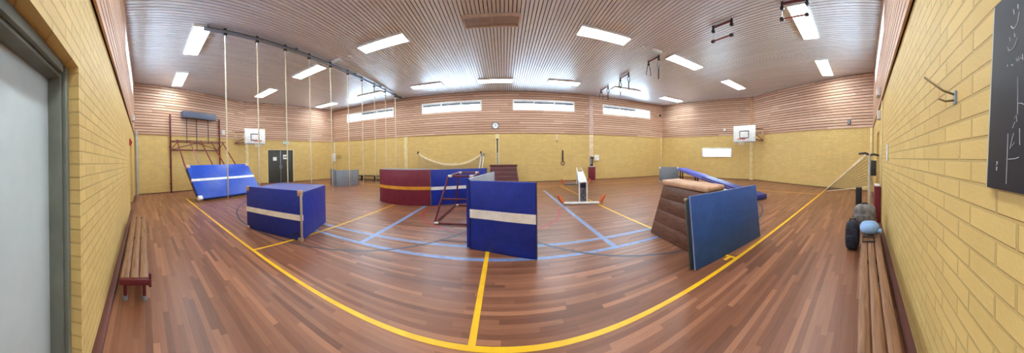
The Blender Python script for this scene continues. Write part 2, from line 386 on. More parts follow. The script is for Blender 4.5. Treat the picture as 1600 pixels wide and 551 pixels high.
# windows
wn = 1
def window(W, r, panes, blinds, fr=.055, frost=False):
    global wn
    u0, u1, z0, z1 = r; m = MB()
    for a, b, c, d in ((u0-.03, u0+fr, z0-.03, z1+.03), (u1-fr, u1+.03, z0-.03, z1+.03), (u0+fr, u1-fr, z0-.03, z0+fr*.6), (u0+fr, u1-fr, z1-fr*1.3, z1+.03)): W.box(m, a, b, c, d, -.10, .05)
    w = struct(m.build('window_%d' % wn, WINW, bevel=.005)); wn += 1
    L = (u1-u0)/panes
    for i in range(1, panes):
        m = MB(); W.box(m, u0+L*i-.03, u0+L*i+.03, z0+.02, z1-.05, -.09, .02); m.build('mullion', WINW, w, bevel=.004)
    for i in range(panes):
        m = MB(); W.box(m, u0+L*i+.03, u0+L*(i+1)-.03, z0+.02, z1-.06, -.065, -.055); m.build('pane', GLASS, w)
        if i in blinds: m = MB(); W.box(m, u0+L*i+.035, u0+L*(i+1)-.035, z1-.20, z1-.072, -.05, -.01); m.build('blind', GREYP, w, bevel=.01)
    return w
# u runs from the right-hand corner on the far wall
window(W_F, farwin[0], 3, (0, 1)); window(W_F, farwin[1], 3, (0, 1, 2)); window(W_F, farwin[2], 3, (0, 1, 2)); window(W_F, farwin[3], 3, (1, 2))
window(W_R1, sidewin, 2, ())
for r in nearwin: window(W_N, r, 3, ())

# doors
def door_near(name, r, depth, leaf, fr, split=False, fw=.075):
    u0, u1, z0, z1 = r; m = MB()
    for a, b, c, d in ((u0, u0+fw, 0, z1), (u1-fw, u1, 0, z1), (u0+fw, u1-fw, z1-fw, z1)):
        W_N.box(m, a, b, c, d, -depth-.14, -depth)
        W_N.box(m, a-.0 if a == u0 else a+.02, b-.02 if a == u0 else b, c if c == 0 else c+.02, d, -depth, -depth+.03)
    w = struct(m.build(name, fr, bevel=.006))
    m = MB(); W_N.box(m, u0+fw-.01, u1-fw+.01, .008, z1-fw+.01, -depth-.13, -depth-.09); l = m.build('door_leaf', leaf, w, bevel=.004)
    m = MB(); W_N.box(m, u0-.02, u1+.02, -.05, z1+.05, -depth-.21, -depth-.15); m.build('back_panel', DSTEEL, w)  # unseen backing added to block outside light around the leaf
    if name == 'door_1': return w
    m = MB(); a = u0+fw+.08; p = W_N.P(a, 1.05, -depth-.09)
    m.tube([p, p+V3(0, .06, 0), p+V3(.11, .06, 0)], .011, 8); W_N.box(m, a-.025, a+.025, .95, 1.15, -depth-.092, -depth-.08)
    m.build('door_handle', STEEL, l, smooth=False)
    return w
door_near('door_1', D1, .10, DOORL, GREYFR, fw=.085)
d3 = door_near('door_3', D3, .16, plain('tan_door', (190, 160, 112), .5), CREAM)
door_near('door_4', D4, .16, DOORD, CREAM)
m = MB(); u0, u1, z0, z1 = DD
for a, b, c, d in ((u0, u0+.07, 0, z1), (u1-.07, u1, 0, z1), (u0+.07, u1-.07, z1-.07, z1)): W_L2.box(m, a, b, c, d, -.14, .01)
dd = struct(m.build('door_2', CREAM, bevel=.005)); um = (u0+u1)/2
for a, b, hs in ((u0+.075, um-.028, 1), (um+.028, u1-.075, -1)):
    m = MB(); W_L2.box(m, a, b, .01, z1-.075, -.10, -.06); l = m.build('door_leaf', DOORD, dd, bevel=.004)
    m = MB(); uh = b-.05 if hs == 1 else a+.05; W_L2.box(m, uh-.015, uh+.015, .95, 1.2, -.06, -.02); m.build('door_handle', STEEL, l, bevel=.004)
m = MB(); W_L2.box(m, um-.026, um+.026, .01, z1-.075, -.10, -.045); m.build('centre_post', STEEL, dd, bevel=.004)
m = MB(); W_L2.box(m, u0-.02, u1+.02, -.05, z1+.05, -.24, -.15); m.build('back_panel', DSTEEL, dd)  # added behind the leaves, out of sight, to stop daylight leaking in
def wallthing(name, W, px, py, w, h, d, m, label, cat, bev=.006, off=0.):
    p = onw(px, py, W.A, W.B, off); u = W.u(p); mb = MB(); W.box(mb, u-w/2, u+w/2, p[2]-h/2, p[2]+h/2, off, off+d)
    return solo(mb.build(name, m, bevel=bev, loc=W.P(u, p[2]-h/2, off)), label, cat)
def notice(px, py, w, h, marks, label):
    p = onw(px, py, W_L2.A, W_L2.B, -.06); u = W_L2.u(p); t = thing('notice', label, 'notice', W_L2.P(u, p[2]-h/2, -.058))
    mb = MB(); W_L2.box(mb, u-w/2, u+w/2, p[2]-h/2, p[2]+h/2, -.06, -.057); mb.build('sheet', PAPER, t)
    if marks:
        mb = MB()
        for a, b, c, d in marks: W_L2.box(mb, u+a*w, u+b*w, p[2]+c*h, p[2]+d*h, -.057, -.0555)
        mb.build('symbol', INK, t)
notice(429.5, 248, .27, .24, None, 'blank white paper notice on the left leaf of the dark double door')
notice(446, 245, .36, .30, [(-.05, .16, -.16, .12), (.2, .4, -.16, .06), (-.28, -.1, -.16, .16)], 'white notice with dark symbols on the right leaf of the double door')

# ---------------------------------------------------------------- ceiling fixtures
proto = None
def ceiling_light(x, y, label):
    global proto
    if proto is None:
        t = thing('ceiling_light', label, 'light', (x, y, HC), 'ceiling lights'); m = MB(); l, w, z0, z1 = .85, .27, HC-.055, HC
        for a, b, c, d in ((-l, l, -w, -w+.03), (-l, l, w-.03, w), (-l, -l+.03, -w+.03, w-.03), (l-.03, l, -w+.03, w-.03)): m.box(x+a, x+b, y+c, y+d, z0, z1)
        m.box(x-l+.03, x+l-.03, y-w+.03, y+w-.03, z1-.012, z1); m.build('frame', WHITE, t, bevel=.004)
        m = MB(); m.box(x-l+.03, x+l-.03, y-w+.03, y+w-.03, HC-.05, HC-.014); m.build('diffuser', LAMP, t); proto = t
    else: dup(proto, (x, y, HC), label)
rows = [(1.71, 'nearest', (-10.3, -6.98, -3.65, -.33, 3.0, 6.31, 9.62)), (6.57, 'middle', (-10.98, -7.37, -3.75, 3.1, 6.64, 10.25)), (11.43, 'far', (-11.05, -7.35, -3.9, -.35, 3.1, 6.75, 10.25))]  # overhead lamps of the nearest row are unseen, added to brighten the foreground
for y, rn, xs in rows:
    near = ('white panel ceiling light nearest the left wall above the climbing frame', 'large white panel ceiling light at upper left beside the near end of the rope rail', 'unseen white panel light added overhead, left of the viewer', 'unseen white panel light added directly overhead', 'unseen white panel light added overhead, right of the viewer', 'large white panel ceiling light at upper right behind a trapeze bar', 'white panel ceiling light nearest the right wall, in the near row')
    for i, x in enumerate(xs): ceiling_light(x, y, near[i] if rn == 'nearest' else 'white panel ceiling light, %s from the left in the %s row' % (ORD[i], rn))
# warm-air grille
t = thing('ceiling_vent', 'beige slotted air grille in the middle of the ceiling', 'vent', (-.29, 6.4, HC)); m = MB(); z0 = HC-.07
for a in ((-1.09, .51, 6.12, 6.17), (-1.09, .51, 6.63, 6.68), (-1.09, -1.03, 6.17, 6.63), (.45, .51, 6.17, 6.63)): m.box(*a, z0, HC)
m.build('frame', GRILL, t, bevel=.005); m = MB()
for i in range(9):
    y = 6.19+i*.05; m.hexa([(-1.03, y, z0+.01), (.45, y, z0+.01), (.45, y+.042, z0+.022), (-1.03, y+.042, z0+.022), (-1.03, y, z0+.016), (.45, y, z0+.016), (.45, y+.042, z0+.028), (-1.03, y+.042, z0+.028)])
m.build('slats', GRILL, t); m = MB(); m.box(-1.03, .45, 6.17, 6.63, HC-.012, HC); m.build('back_panel', plain('grille_back', (186, 160, 138), .6), t)
m = MB(); m.box(-.31, -.27, 6.17, 6.63, z0+.008, HC-.02); m.build('divider', GRILL, t)
def ceil_box(name, x, y, lx, ly, h, label, cat, mm=WHITE):
    t = thing(name, label, cat, (x, y, HC-h)); m = MB(); m.box(x-lx/2, x+lx/2, y-ly/2, y+ly/2, HC-h, HC); m.build('housing', mm, t, bevel=.012)
    m = MB(); m.box(x-lx*.38, x+lx*.38, y-ly*.3, y+ly*.3, HC-h-.012, HC-h); m.build('lens', SIGNG, t, bevel=.005)
ceil_box('emergency_light', -5.78, 6.6, .45, .16, .07, 'small white emergency lamp on the ceiling beside the rope rail', 'lamp')
ceil_box('emergency_light', 5.13, 6.55, .45, .16, .07, 'small white emergency lamp on the ceiling near the gym rings', 'lamp')
def detector(x, y, label):
    t = thing('smoke_detector', label, 'detector', (x, y, HC-.06)); m = MB(); m.tube([(x, y, HC), (x, y, HC-.025), (x, y, HC-.03), (x, y, HC-.06)], [.09, .09, .07, .055], 16); m.build('housing', WHITE, t, bevel=.003)
    m = MB(); m.tube([(x, y, HC-.055), (x, y, HC-.07)], .02, 10); m.build('sensor', GREYP, t)
detector(-5.2, 6.69, 'round white detector on the ceiling, left one beside the emergency lamp'); detector(4.6, 6.64, 'round white detector on the ceiling, right one beside the emergency lamp'); detector(-1.4, 7.7, 'round white detector on the ceiling beyond the beige grille')

# climbing ropes on a rail
RX = -6.13; RY = (2.36, 3.40, 4.46, 5.51, 6.62, 7.70, 8.74, 9.83, 10.95, 12.13)
t = thing('rope_rail', 'long grey steel rail under the ceiling carrying the climbing ropes', 'rail', (RX, 7.3, HC))
m = MB(); m.box(RX-.05, RX+.05, 1.72, 12.98, HC-.13, HC-.05); m.build('rail', STEEL, t, bevel=.008)
for y in (1.85, 4.9, 8.2, 10.4, 12.8): m = MB(); m.box(RX-.09, RX+.09, y-.04, y+.04, HC-.05, HC); m.build('bracket', STEEL, t, bevel=.005)
for y in RY: m = MB(); m.tube([(RX, y-.04, HC-.03), (RX, y+.04, HC-.03)], .04, 10); m.build('hanger', DSTEEL, t, bevel=.004)
m = MB(); m.tube([(RX+.09, 1.8, HC-.09), (RX+.09, 12.9, HC-.09)], .008, 6); m.build('pull_cord', DSTEEL, t)
rp = None
for i, y in enumerate(RY):
    lab = 'pale climbing rope hanging from the rail, %s from the left' % ORD[i]
    if rp is None:
        rp = thing('climbing_rope', lab, 'rope', (RX, y, .22), 'climbing ropes')
        m = MB(); m.box(RX-.035, RX+.035, y-.05, y+.05, HC-.20, HC-.134); m.build('trolley', DSTEEL, rp, bevel=.006)
        m = MB(); m.tube([(RX, y, HC-.20), (RX, y, HC-.38)], [.03, .022], 10); m.build('clamp', WHITE, rp)
        m = MB(); m.tube([(RX, y, HC-.38), (RX, y, 3.5), (RX, y, 1.5), (RX, y, .30)], .021, 10); rr_ = m.build('rope', ROPE, rp, smooth=True)
        m = MB(); m.tube([(RX, y, .30), (RX, y, .22)], [.026, .028], 10); m.build('end_cap', plain('whipping', (186, 170, 140), .7), rr_, bevel=.004)
    else: dup(rp, (RX, y, .22), lab)

# rings and trapeze bars under the ceiling on the right
def pulley(t, x, y): m = MB(); m.box(x-.025, x+.025, y-.03, y+.03, HC-.13, HC); m.tube([(x-.03, y, HC-.16), (x+.03, y, HC-.16)], .05, 12); m.build('pulley', DSTEEL, t, bevel=.005)
def rings(ya, yb, kind, label, za, zb):
    x = 5.46; t = thing('gym_rings', label, 'gym rings', (x, (ya+yb)/2, HC), 'gym rings hoisted to the ceiling'); m = MB(); m.box(x-.022, x+.022, min(ya, yb), max(ya, yb), HC-.08, HC-.03); m.build('beam', MAROON, t, bevel=.006)
    for y, kd, zz in ((ya, kind[0], za), (yb, kind[1], zb)):
        pulley(t, x, y); m = MB(); m.tube([(x, y, HC-.22), (x, y, HC-zz+.12)], .007, 6); m.build('cable', WHITE, t)
        if kd == 'r':
            m = MB(); m.ring((x, y, HC-zz), (.5, -.8, 0), .115, .017); r = m.build('ring', DSTEEL, t, smooth=True)
            m = MB(); m.box(x-.012, x+.012, y-.03, y+.03, HC-zz-.5, HC-zz-.1); m.build('strap', BLK, r, bevel=.006)
        else:
            m = MB(); m.tube([(x-.06, y, HC-zz+.12), (x-.11, y, HC-zz-.22), (x+.12, y, HC-zz-.22), (x+.06, y, HC-zz+.12)], .015, 8, True); m.build('stirrup', DSTEEL, t)
rings(7.46, 6.81, 'tr', 'pair of hoisted gym rings nearest the viewer, one with hanging strap', .36, .40)
rings(9.77, 8.99, 'rr', 'pair of hoisted gym rings in the middle of three pairs', .36, .30)
rings(12.02, 11.13, 'tr', 'pair of hoisted gym rings closest to the far wall', .3, .3)
def trapeze(x, y0, y1, drop, label):
    t = thing('trapeze_bar', label, 'trapeze', (x, (y0+y1)/2, HC)); m = MB(); m.box(x-.022, x+.022, y0, y1, HC-.08, HC-.03); m.build('beam', MAROON, t, bevel=.006)
    z = HC-drop
    for y in (y0, y1):
        pulley(t, x, y); m = MB(); m.tube([(x, y, HC-.2), (x, y, z+.02)], .009, 6); m.build('cable', WHITE, t)
        m = MB(); m.tube([(x, y-.05, z), (x, y+.05, z)], .045, 10); m.build('knob', DSTEEL, t, bevel=.006)
    m = MB(); m.tube([(x, y0, z), (x, y1, z)], .022, 10); m.build('bar', plain('bar_wood_%d' % (y0*10), (150, 84, 70), .5), t)
trapeze(5.36, 3.52, 4.16, .45, 'small hoisted trapeze bar under the ceiling, fully in view, left of its pair')
trapeze(5.33, 1.40, 2.03, .42, 'small hoisted trapeze bar hanging in front of the right ceiling light')

# ---------------------------------------------------------------- wall-mounted gear
def hoop(W, wall_u, cx, cy, w, h, zc, sgn, label):
    t = thing('basketball_hoop', label, 'basketball hoop', (cx, cy, zc-h/2)); d = V3(sgn, 0); m = MB()
    m.box(cx-.02, cx+.02, cy-w/2, cy+w/2, zc-h/2, zc+h/2); b = m.build('backboard', WHITE, t, bevel=.006)
    m = MB(); f = cx+sgn*.0225; iw, ih, zz = w*.2, h*.21, zc-.06
    for a, b2, c, e in ((-iw, iw, ih-.025, ih+.025), (-iw, iw, -ih-.025, -ih+.025), (-iw-.025, -iw+.025, -ih, ih), (iw-.025, iw+.025, -ih, ih)): m.box(min(f-.002, f+.002), max(f-.002, f+.002), cy+a, cy+b2, zz+c, zz+e)
    m.build('target_square', DSTEEL, b); zr = zc-h/2+.14; rc = cx+sgn*.34; m = MB()
    m.ring((rc, cy, zr), (0, 0, 1), .225, .016, 24); m.box(min(cx+sgn*.02, cx+sgn*.13), max(cx+sgn*.02, cx+sgn*.13), cy-.07, cy+.07, zr-.03, zr+.016); rim = m.build('rim', RIM, t, smooth=False)
    m = MB(); N = 12
    for j in range(N):
        for s2 in (1, -1):
            pts = []
            for q in range(5):
                r = (.225, .19, .165, .15, .145)[q]; a = 2*PI*(j+s2*q*.5)/N; pts.append((rc+r*math.cos(a), cy+r*math.sin(a), zr-.09*q))
            m.tube(pts, .006, 4)
    m.build('net', WHITE, rim)
    m = MB(); m.box(min(cx-sgn*.02, cx-sgn*.05), max(cx-sgn*.02, cx-sgn*.05), cy-w*.48, cy+w*.48, zc-h/2-.035, zc-h/2+.03); m.build('bottom_pad', plain('pad_blue%d' % sgn, (96, 138, 196), .5), b)
    m = MB(); q = W.P(wall_u, 0, .05)
    for s2 in (-.42, .42):
        pw = W.P(wall_u+s2, 0, .05)
        for zz, z2 in ((zc+.32, zc+.25), (zc-.36, zc-.3)): m.tube([(cx-sgn*.03, cy+s2*.7, z2), (pw[0], pw[1], zz)], .022, 8)
        m.tube([(cx-sgn*.05, cy+s2*.7, zc+.25), (pw[0], pw[1], zc-.36)], .018, 8)
    m.build('bracket', MAROON, t); m = MB(); W.box(m, wall_u-.46, wall_u+.46, zc-.40, zc-.28, 0.045, .07); W.box(m, wall_u-.46, wall_u+.46, zc+.24, zc+.36, 0.045, .07); W.box(m, wall_u-.46, wall_u-.30, zc-.28, zc+.24, .045, .07); W.box(m, wall_u+.30, wall_u+.46, zc-.28, zc+.24, .045, .07); m.build('wall_plate', plain('plate_wood%d' % sgn, (206, 176, 130), .5), t, bevel=.004)
hoop(W_L1, .5, -12.05, 6.42, 1.38, .88, 2.98, 1, 'white basketball backboard with hoop on the left wall beside the double door')
hoop(W_R2, W_R2.L-.55, 11.95, 6.88, 1.52, .97, 2.88, -1, 'white basketball backboard with hoop on the right wall')

# climbing frame on the left wall
A = onw(266, 298, NL, KL)[:2]; B = onw(342, 280, NL, KL)[:2]; inn = -W_L1.n if False else W_L1.n
t = thing('climbing_ladder', 'dark red steel climbing frame with slanted ladder bars on the left wall', 'climbing frame', (*((A+B)/2+inn*.2), 0))
wp = lambda s, off, z: V3(*(A+(B-A)*s+inn*off), z)
for s in (0, 1): m = MB(); m.tube([wp(s, .13, 0), wp(s, .13, 3.93)], .045, 10); [m.tube([wp(s, .0, z), wp(s, .14, z)], .03, 8) for z in (.45, 1.3, 2.3, 3.5)]; m.build('post', MAROON, t, smooth=False)
for z in (2.55, 2.14): m = MB(); m.tube([wp(-.0, .13, z), wp(1.0, .13, z)], .03, 8); m.build('crossbar', MAROON, t)
m = MB(); m.tube([wp(.0, .13, 2.14), wp(.5, .13, 2.53), wp(1., .13, 2.14)], .02, 8); m.tube([wp(.5, .13, 2.14), wp(.5, .13, 2.55)], .02, 8); m.build('brace', MAROON, t)
m = MB(); m.tube([wp(.02, .13, 2.2), wp(.08, .55, 2.6), wp(.02, .13, 2.58)], .02, 8); m.tube([wp(.98, .13, 2.2), wp(.98, .55, 2.6), wp(.98, .13, 2.58)], .02, 8); m.tube([wp(.02, .55, 2.58), wp(1.02, .55, 2.58)], .024, 8); m.build('outrigger', MAROON, t)
s0 = .17; p0 = wp(.16, .05, 3.75)
u0, u1 = W_L1.u(onw(332, 180, NL, KL)), W_L1.u(onw(281, 180, NL, KL)); m = MB(); W_L1.box(m, u0, u1, 3.79, 4.12, .05, .35); m.build('roller_box', ROLL, t, bevel=.02)
for px in (291.5, 307, 325): m = MB(); p = onw(px, 190, NL, KL, -.16); m.tube([(p[0], p[1], 3.82), (p[0], p[1], 2.5)], .022, 8); m.build('rod', DSTEEL, t)
# big blue mat leaning on the ladder
BL, BR = V3(-8.30, 2.06, .13), V3(-9.28, 5.25, .13); VV = V3(-.82, -.33, 1.26); UU = BR-BL; NN = np.cross(UU, VV); NN /= np.linalg.norm(NN)
if NN[2] < 0: NN = -NN
def fr(O, U, Vv, N): return lambda u, v, d: O+U*u+Vv*v+N*d
def fhex(P, u0, u1, v0, v1, d0, d1): return [P(u0, v0, d0), P(u1, v0, d0), P(u1, v1, d0), P(u0, v1, d0), P(u0, v0, d1), P(u1, v0, d1), P(u1, v1, d1), P(u0, v1, d1)]
MP = fr(BL, UU, VV, NN)
for i, (px, py, ub) in enumerate(((276, 221, .03), (296, 222, .255), (314, 222, .46), (330, 222, .66), (347, 223, .86))):
    W0 = onw(px, py, NL, KL, -.55); m = MB(); e = MP(ub, 1.0, -.275); e2 = MP(ub, .55, -.28)
    m.tube([(W0[0], W0[1], 2.6), e, e2], .03, 8); m.build('ladder_bar', REDST, t)
t = thing('crash_mat', 'large bright blue crash mat with white stripe leaning on the climbing frame', 'mat', BL)
m = MB(); m.hexa(fhex(MP, 0, 1, 0, 1, -.15, 0)); m.build('cover', VBLUE2, t, bevel=.025, seg=3)
m = MB(); m.hexa(fhex(MP, -.004, 1.004, .50, .57, -.10, .006)); m.build('stripe', plain('bright_white', (236, 238, 240), .5), t, bevel=.004)
for u, v in ((0, 0), (0, 1), (1, 0), (1, 1)):
    m = MB(); a, b = (-.006, .05) if u == 0 else (.95, 1.006); c, d = (-.01, .09) if v == 0 else (.91, 1.01); m.hexa(fhex(MP, a, b, c, d, -.16, .008)); m.build('corner_patch', WHITE if v == 0 else LEATH, t, bevel=.02, seg=3)
m = MB(); m.hexa(fhex(MP, .01, .99, .01, .99, -.17, -.15)); m.build('underside', DNAVY, t)
t = thing('mat_trolley', 'dark red tubular trolley frame under the leaning blue crash mat', 'trolley', MP(.5, 0, -.2)); m = MB()
m.tube([MP(0.01, .03, -.20), MP(.99, .03, -.20), MP(.99, .97, -.20), MP(.01, .97, -.20)], .028, 8, True)
for u in (.25, .5, .75): m.tube([MP(u, .03, -.20), MP(u, .97, -.20)], .02, 8)
m.build('frame', MAROON, t)
for u in (.12, .45, .8):
    m = MB(); p = MP(u, .02, -.20); d = UU/np.linalg.norm(UU); r_ = max(.03, p[2]*.62)
    m.tube([V3(p[0], p[1], r_)-d*.03, V3(p[0], p[1], r_)+d*.03], r_, 12); m.build('wheel', REDST, t, bevel=.006)

# far-wall gear: clock, hanging ring, net, poles, chest, box
t = thing('wall_clock', 'grey square wall clock with round white face on the cladding', 'clock', W_F.P(W_F.u(fx(-.455)), 3.15, .045)); uc = W_F.u(fx(-.455)); m = MB(); W_F.box(m, uc-.2, uc+.2, 3.13, 3.5, .045, .10); m.build('case', GREYP, t, bevel=.02)
p = W_F.P(uc, 3.315, .10); m = MB(); m.tube([p, p+V3(0, -.012, 0)], .155, 24); m.build('face', CLK, t)
m = MB(); m.tube([p+V3(0, -.015, 0), p+V3(.0, -.015, .11)], .008, 6); m.tube([p+V3(0, -.015, 0), p+V3(.07, -.015, -.03)], .01, 6); m.build('hands', DSTEEL, t)
t = thing('hanging_strap', 'dark strap with a ring hanging on the far yellow wall', 'strap', (3.54, 13.40, .85)); m = MB(); y = fx(3.54)[1]
m.box(3.50, 3.58, y-.05, y-.02, 1.2, 1.88); m.build('strap', DSTEEL, t, bevel=.008); m = MB(); m.ring((3.54, y-.05, 1.09), (0, 1, 0), .115, .022); m.build('ring', plain('worn_wood', (120, 96, 74), .5), t, smooth=True); m = MB(); m.tube([(3.54, y, 1.87), (3.54, y-.09, 1.87)], .016, 8); m.build('hook', STEEL, t)
t = thing('wall_hook', 'small hook with white cord on the far wall above the strap', 'hook', (3.18, 13.4, 2.35)); y = fx(3.18)[1]; m = MB(); m.box(3.16, 3.2, y-.02, y, 2.5, 2.84); m.build('cord', WHITE, t); m = MB(); m.tube([(3.18, y, 2.45), (3.18, y-.07, 2.43), (3.18, y-.09, 2.36)], .02, 8); m.build('hook', DSTEEL, t)
# protective pad, post box on far column
def pad(W, u, label, w=.44, h=.85, z0=.03):
    t = thing('wall_pad', label, 'pad', W.P(u, z0, .03)); m = MB(); W.box(m, u-w/2, u+w/2, z0, h, .03, .17); m.build('cover', plain('pad_wine%d' % len(bpy.data.materials), (112, 24, 44), .5), t, bevel=.025, seg=3); m = MB(); W.box(m, u-w/2+.02, u+w/2-.02, h, h+.025, .04, .16); m.build('top_board', WHITE, t, bevel=.005); return t
uF = W_F.u(fx(5.41)); pad(W_F, uF, 'wine red protective pad at the foot of the far wall column')
t = thing('net_post_fittings', 'dark metal post fittings hanging on the far column above the red pad', 'fitting', W_F.P(uF, .9, .06)); m = MB()
W_F.box(m, uF+.03, uF+.10, .88, 1.5, .03, .09); m.build('post', STEEL, t, bevel=.008); m = MB(); W_F.box(m, uF-.09, uF-.04, .88, 1.42, .03, .08); m.build('bar', DSTEEL, t, bevel=.006); m = MB(); W_F.box(m, uF-.12, uF+.1, 1.36, 1.46, .09, .14); m.build('winch', DSTEEL, t, bevel=.01); m = MB(); W_F.box(m, uF-.02, uF+.12, .9, 1.0, .09, .13); m.build('cleat', DSTEEL, t, bevel=.01)
u = W_F.u(fx(5.76)); m = MB(); W_F.box(m, u-.16, u+.14, 1.24, 1.58, 0, .09); solo(m.build('wall_box', WHITE, bevel=.01, loc=W_F.P(u, 1.24)), 'white box on the far wall beside the column with the red pad', 'box')
t = thing('pole', 'thin steel pole standing against the pale column under the clock', 'pole', (-.35, 13.33, 0)); y = fx(-.35)[1]-.06; m = MB(); m.tube([(-.35, y, 0), (-.35, y, 2.45)], .028, 10); m.build('shaft', STEEL, t); m = MB(); m.tube([(-.35, y, 1.75), (-.35, y, 2.5)], .034, 10); m.build('sleeve', DSTEEL, t); m = MB(); m.box(-.42, -.28, y-.04, y+.03, 2.5, 2.56); m.build('cap', DSTEEL, t, bevel=.01)
# stored net with sagging white band
t = thing('stored_net', 'net with sagging white top band hung along the far wall', 'net', (-3.2, 13.28, .3)); pts = [(653.5, 239), (656.5, 242), (668, 248.2), (680, 252.6), (692, 255.8), (705, 257), (718, 256.2), (730, 253.2), (741, 248.2), (751, 241.5)]
bp = [onw(px, py, FL, FR, -.10) for px, py in pts]; m = MB()
for a, b in zip(bp, bp[1:]): m.hexa([a+V3(0, -.012, -.055), b+V3(0, -.012, -.055), b+V3(0, .012, -.055), a+V3(0, .012, -.055), a+V3(0, -.012, .055), b+V3(0, -.012, .055), b+V3(0, .012, .055), a+V3(0, .012, .055)])
m.build('top_band', TAPE, t)
xs = np.array([p[0] for p in bp]); zs = np.array([p[2] for p in bp]); ys = np.array([p[1] for p in bp]); m = MB(); n = 66
for i in range(n+1):
    x = xs[0]+(xs[-1]-xs[0])*i/n; z = np.interp(x, xs, zs); y = np.interp(x, xs, ys); zb = .35
    m.tube([(x, y, z-.04), (x, y, zb)], .006, 4)
for j in range(1, 17):
    f = j/16; m.tube([(x, np.interp(x, xs, ys), np.interp(x, xs, zs)-(np.interp(x, xs, zs)-.35)*f) for x in np.linspace(xs[0], xs[-1], 24)], .006, 4)
m.build('netting', NETW, t)
m = MB(); m.box(bp[0][0]-.06, bp[0][0]+.02, bp[0][1]-.03, bp[0][1]+.1, 1.75, 1.9); m.build('wall_hook', DSTEEL, t, bevel=.008); m = MB(); m.box(bp[-1][0]-.02, bp[-1][0]+.05, bp[-1][1]-.03, bp[-1][1]+.1, 1.7, 1.85); m.build('wall_hook', DSTEEL, t, bevel=.008)
for (xa, xb, lab) in ((747, 752.5, 'left of two white poles leaning together beside the stored net'), (751.5, 756.5, 'right of two white poles leaning together beside the stored net')):
    p1 = onw(xb, 239.5, FL, FR, -.16); p0 = onw(xa-2, 275, FL, FR, -.30); m = MB(); p0[2] = .0
    m.tube([p0, p1], .038, 10); t = thing('pole', lab, 'pole', p0); m.build('shaft', WHITE, t); m = MB(); d = (p1-p0)/np.linalg.norm(p1-p0); m.tube([p1-d*.16, p1+d*.01], .044, 10); m.build('tip', STEEL, t)
# box vault by the far wall
def vault(name, label, bot, top, zt, lidz, woodm, lidm, ex=.045, layers=4, lipcol=None, bevlid=.03):
    c = (V3(*bot[0])+V3(*bot[2]))/2; t = thing(name, label, 'vaulting box', (c[0], c[1], 0)); bot = [V3(*b) for b in bot]; top = [V3(*b) for b in top]
    for i in range(layers):
        f0, f1 = i/layers, (i+1)/layers; g = .006/zt
        lo = [b+(q-b)*f0 for b, q in zip(bot, top)]; hi = [b+(q-b)*(f1-g) for b, q in zip(bot, top)]
        m = MB(); m.hexa([(*p, zt*f0) for p in lo]+[(*p, zt*(f1-g)) for p in hi]); m.build('box_section', woodm, t, bevel=.008)
    cc = sum(top)/4; L = [p+(p-cc)/np.linalg.norm(p-cc)*ex for p in top]; m = MB(); m.hexa([(*p, zt) for p in L]+[(*p, lidz) for p in L]); m.build('padded_top', lidm, t, bevel=bevlid, seg=3)
    return t
yv = 12.95; vault('vaulting_box', 'dark wooden vaulting box far away against the back wall', [(-.86, yv-.3), (.84, yv-.3), (.84, yv+.3), (-.86, yv+.3)], [(-.74, yv-.18), (.72, yv-.18), (.72, yv+.18), (-.74, yv+.18)], .96, 1.06, DWOOD, plain('dark_top', (92, 44, 48), .6), .05)
# low bench along the far wall on the left
t = thing('low_bench', 'long low dark bench against the far wall behind the ropes', 'bench', (-9.0, 13.05, 0)); y = 13.05; m = MB(); m.box(-10.6, -6.5, y-.12, y+.14, .33, .38); m.build('seat', plain('dark_seat', (84, 62, 50), .5), t, bevel=.01)
for x in (-10.3, -9.3, -8.2, -7.2, -6.7): m = MB(); m.box(x-.03, x+.03, y-.1, y+.12, 0, .33); m.build('leg', DSTEEL, t, bevel=.008)
m = MB(); m.box(-10.5, -6.6, y-.02, y+.02, .1, .15); m.build('stretcher', plain('dark_rail', (96, 74, 60), .5), t)
# little wall fixtures
wallthing('exit_sign', W_L2, 446, 223, .42, .2, .09, SIGNG, 'pale green sign box above the dark double door', 'sign')
wallthing('wall_box', W_F, 522.8, 245.5, .26, .60, .10, WHITE, 'white upright box on the corner pipe at the far left', 'box', off=.06)
wallthing('wall_box', W_L1, 348.5, 207, .22, .26, .06, WHITE, 'small white box on the left cladding beside the climbing frame', 'box', off=.045)
wallthing('wall_sensor', W_R1, 1133, 203, .16, .16, .12, WHITE, 'small white sensor on the right cladding beside the backboard', 'sensor', off=.045)
wallthing('wall_sensor', W_R2, 1327.5, 191, .15, .2, .1, GREYP, 'grey sensor on the right cladding near the right corner', 'sensor', off=.045)
wallthing('wall_sensor', W_F, 1031, 180.5, .12, .14, .1, DSTEEL, 'dark sensor high on the far cladding in the right corner', 'sensor', off=.045)
for px, py, lab in ((531, 243.5, 'upper thin metal peg on the far wall by the left corner'), (531, 246.5, 'lower thin metal peg on the far wall by the left corner')):
    p = onw(px, py, FL, FR); m = MB(); m.tube([p, p+V3(0, -.10, 0)], .014, 8); m.tube([p+V3(-.25, -.1, 0), p+V3(.25, -.1, 0)], .014, 8); solo(m.build('wall_peg', DSTEEL, loc=p), lab, 'peg')

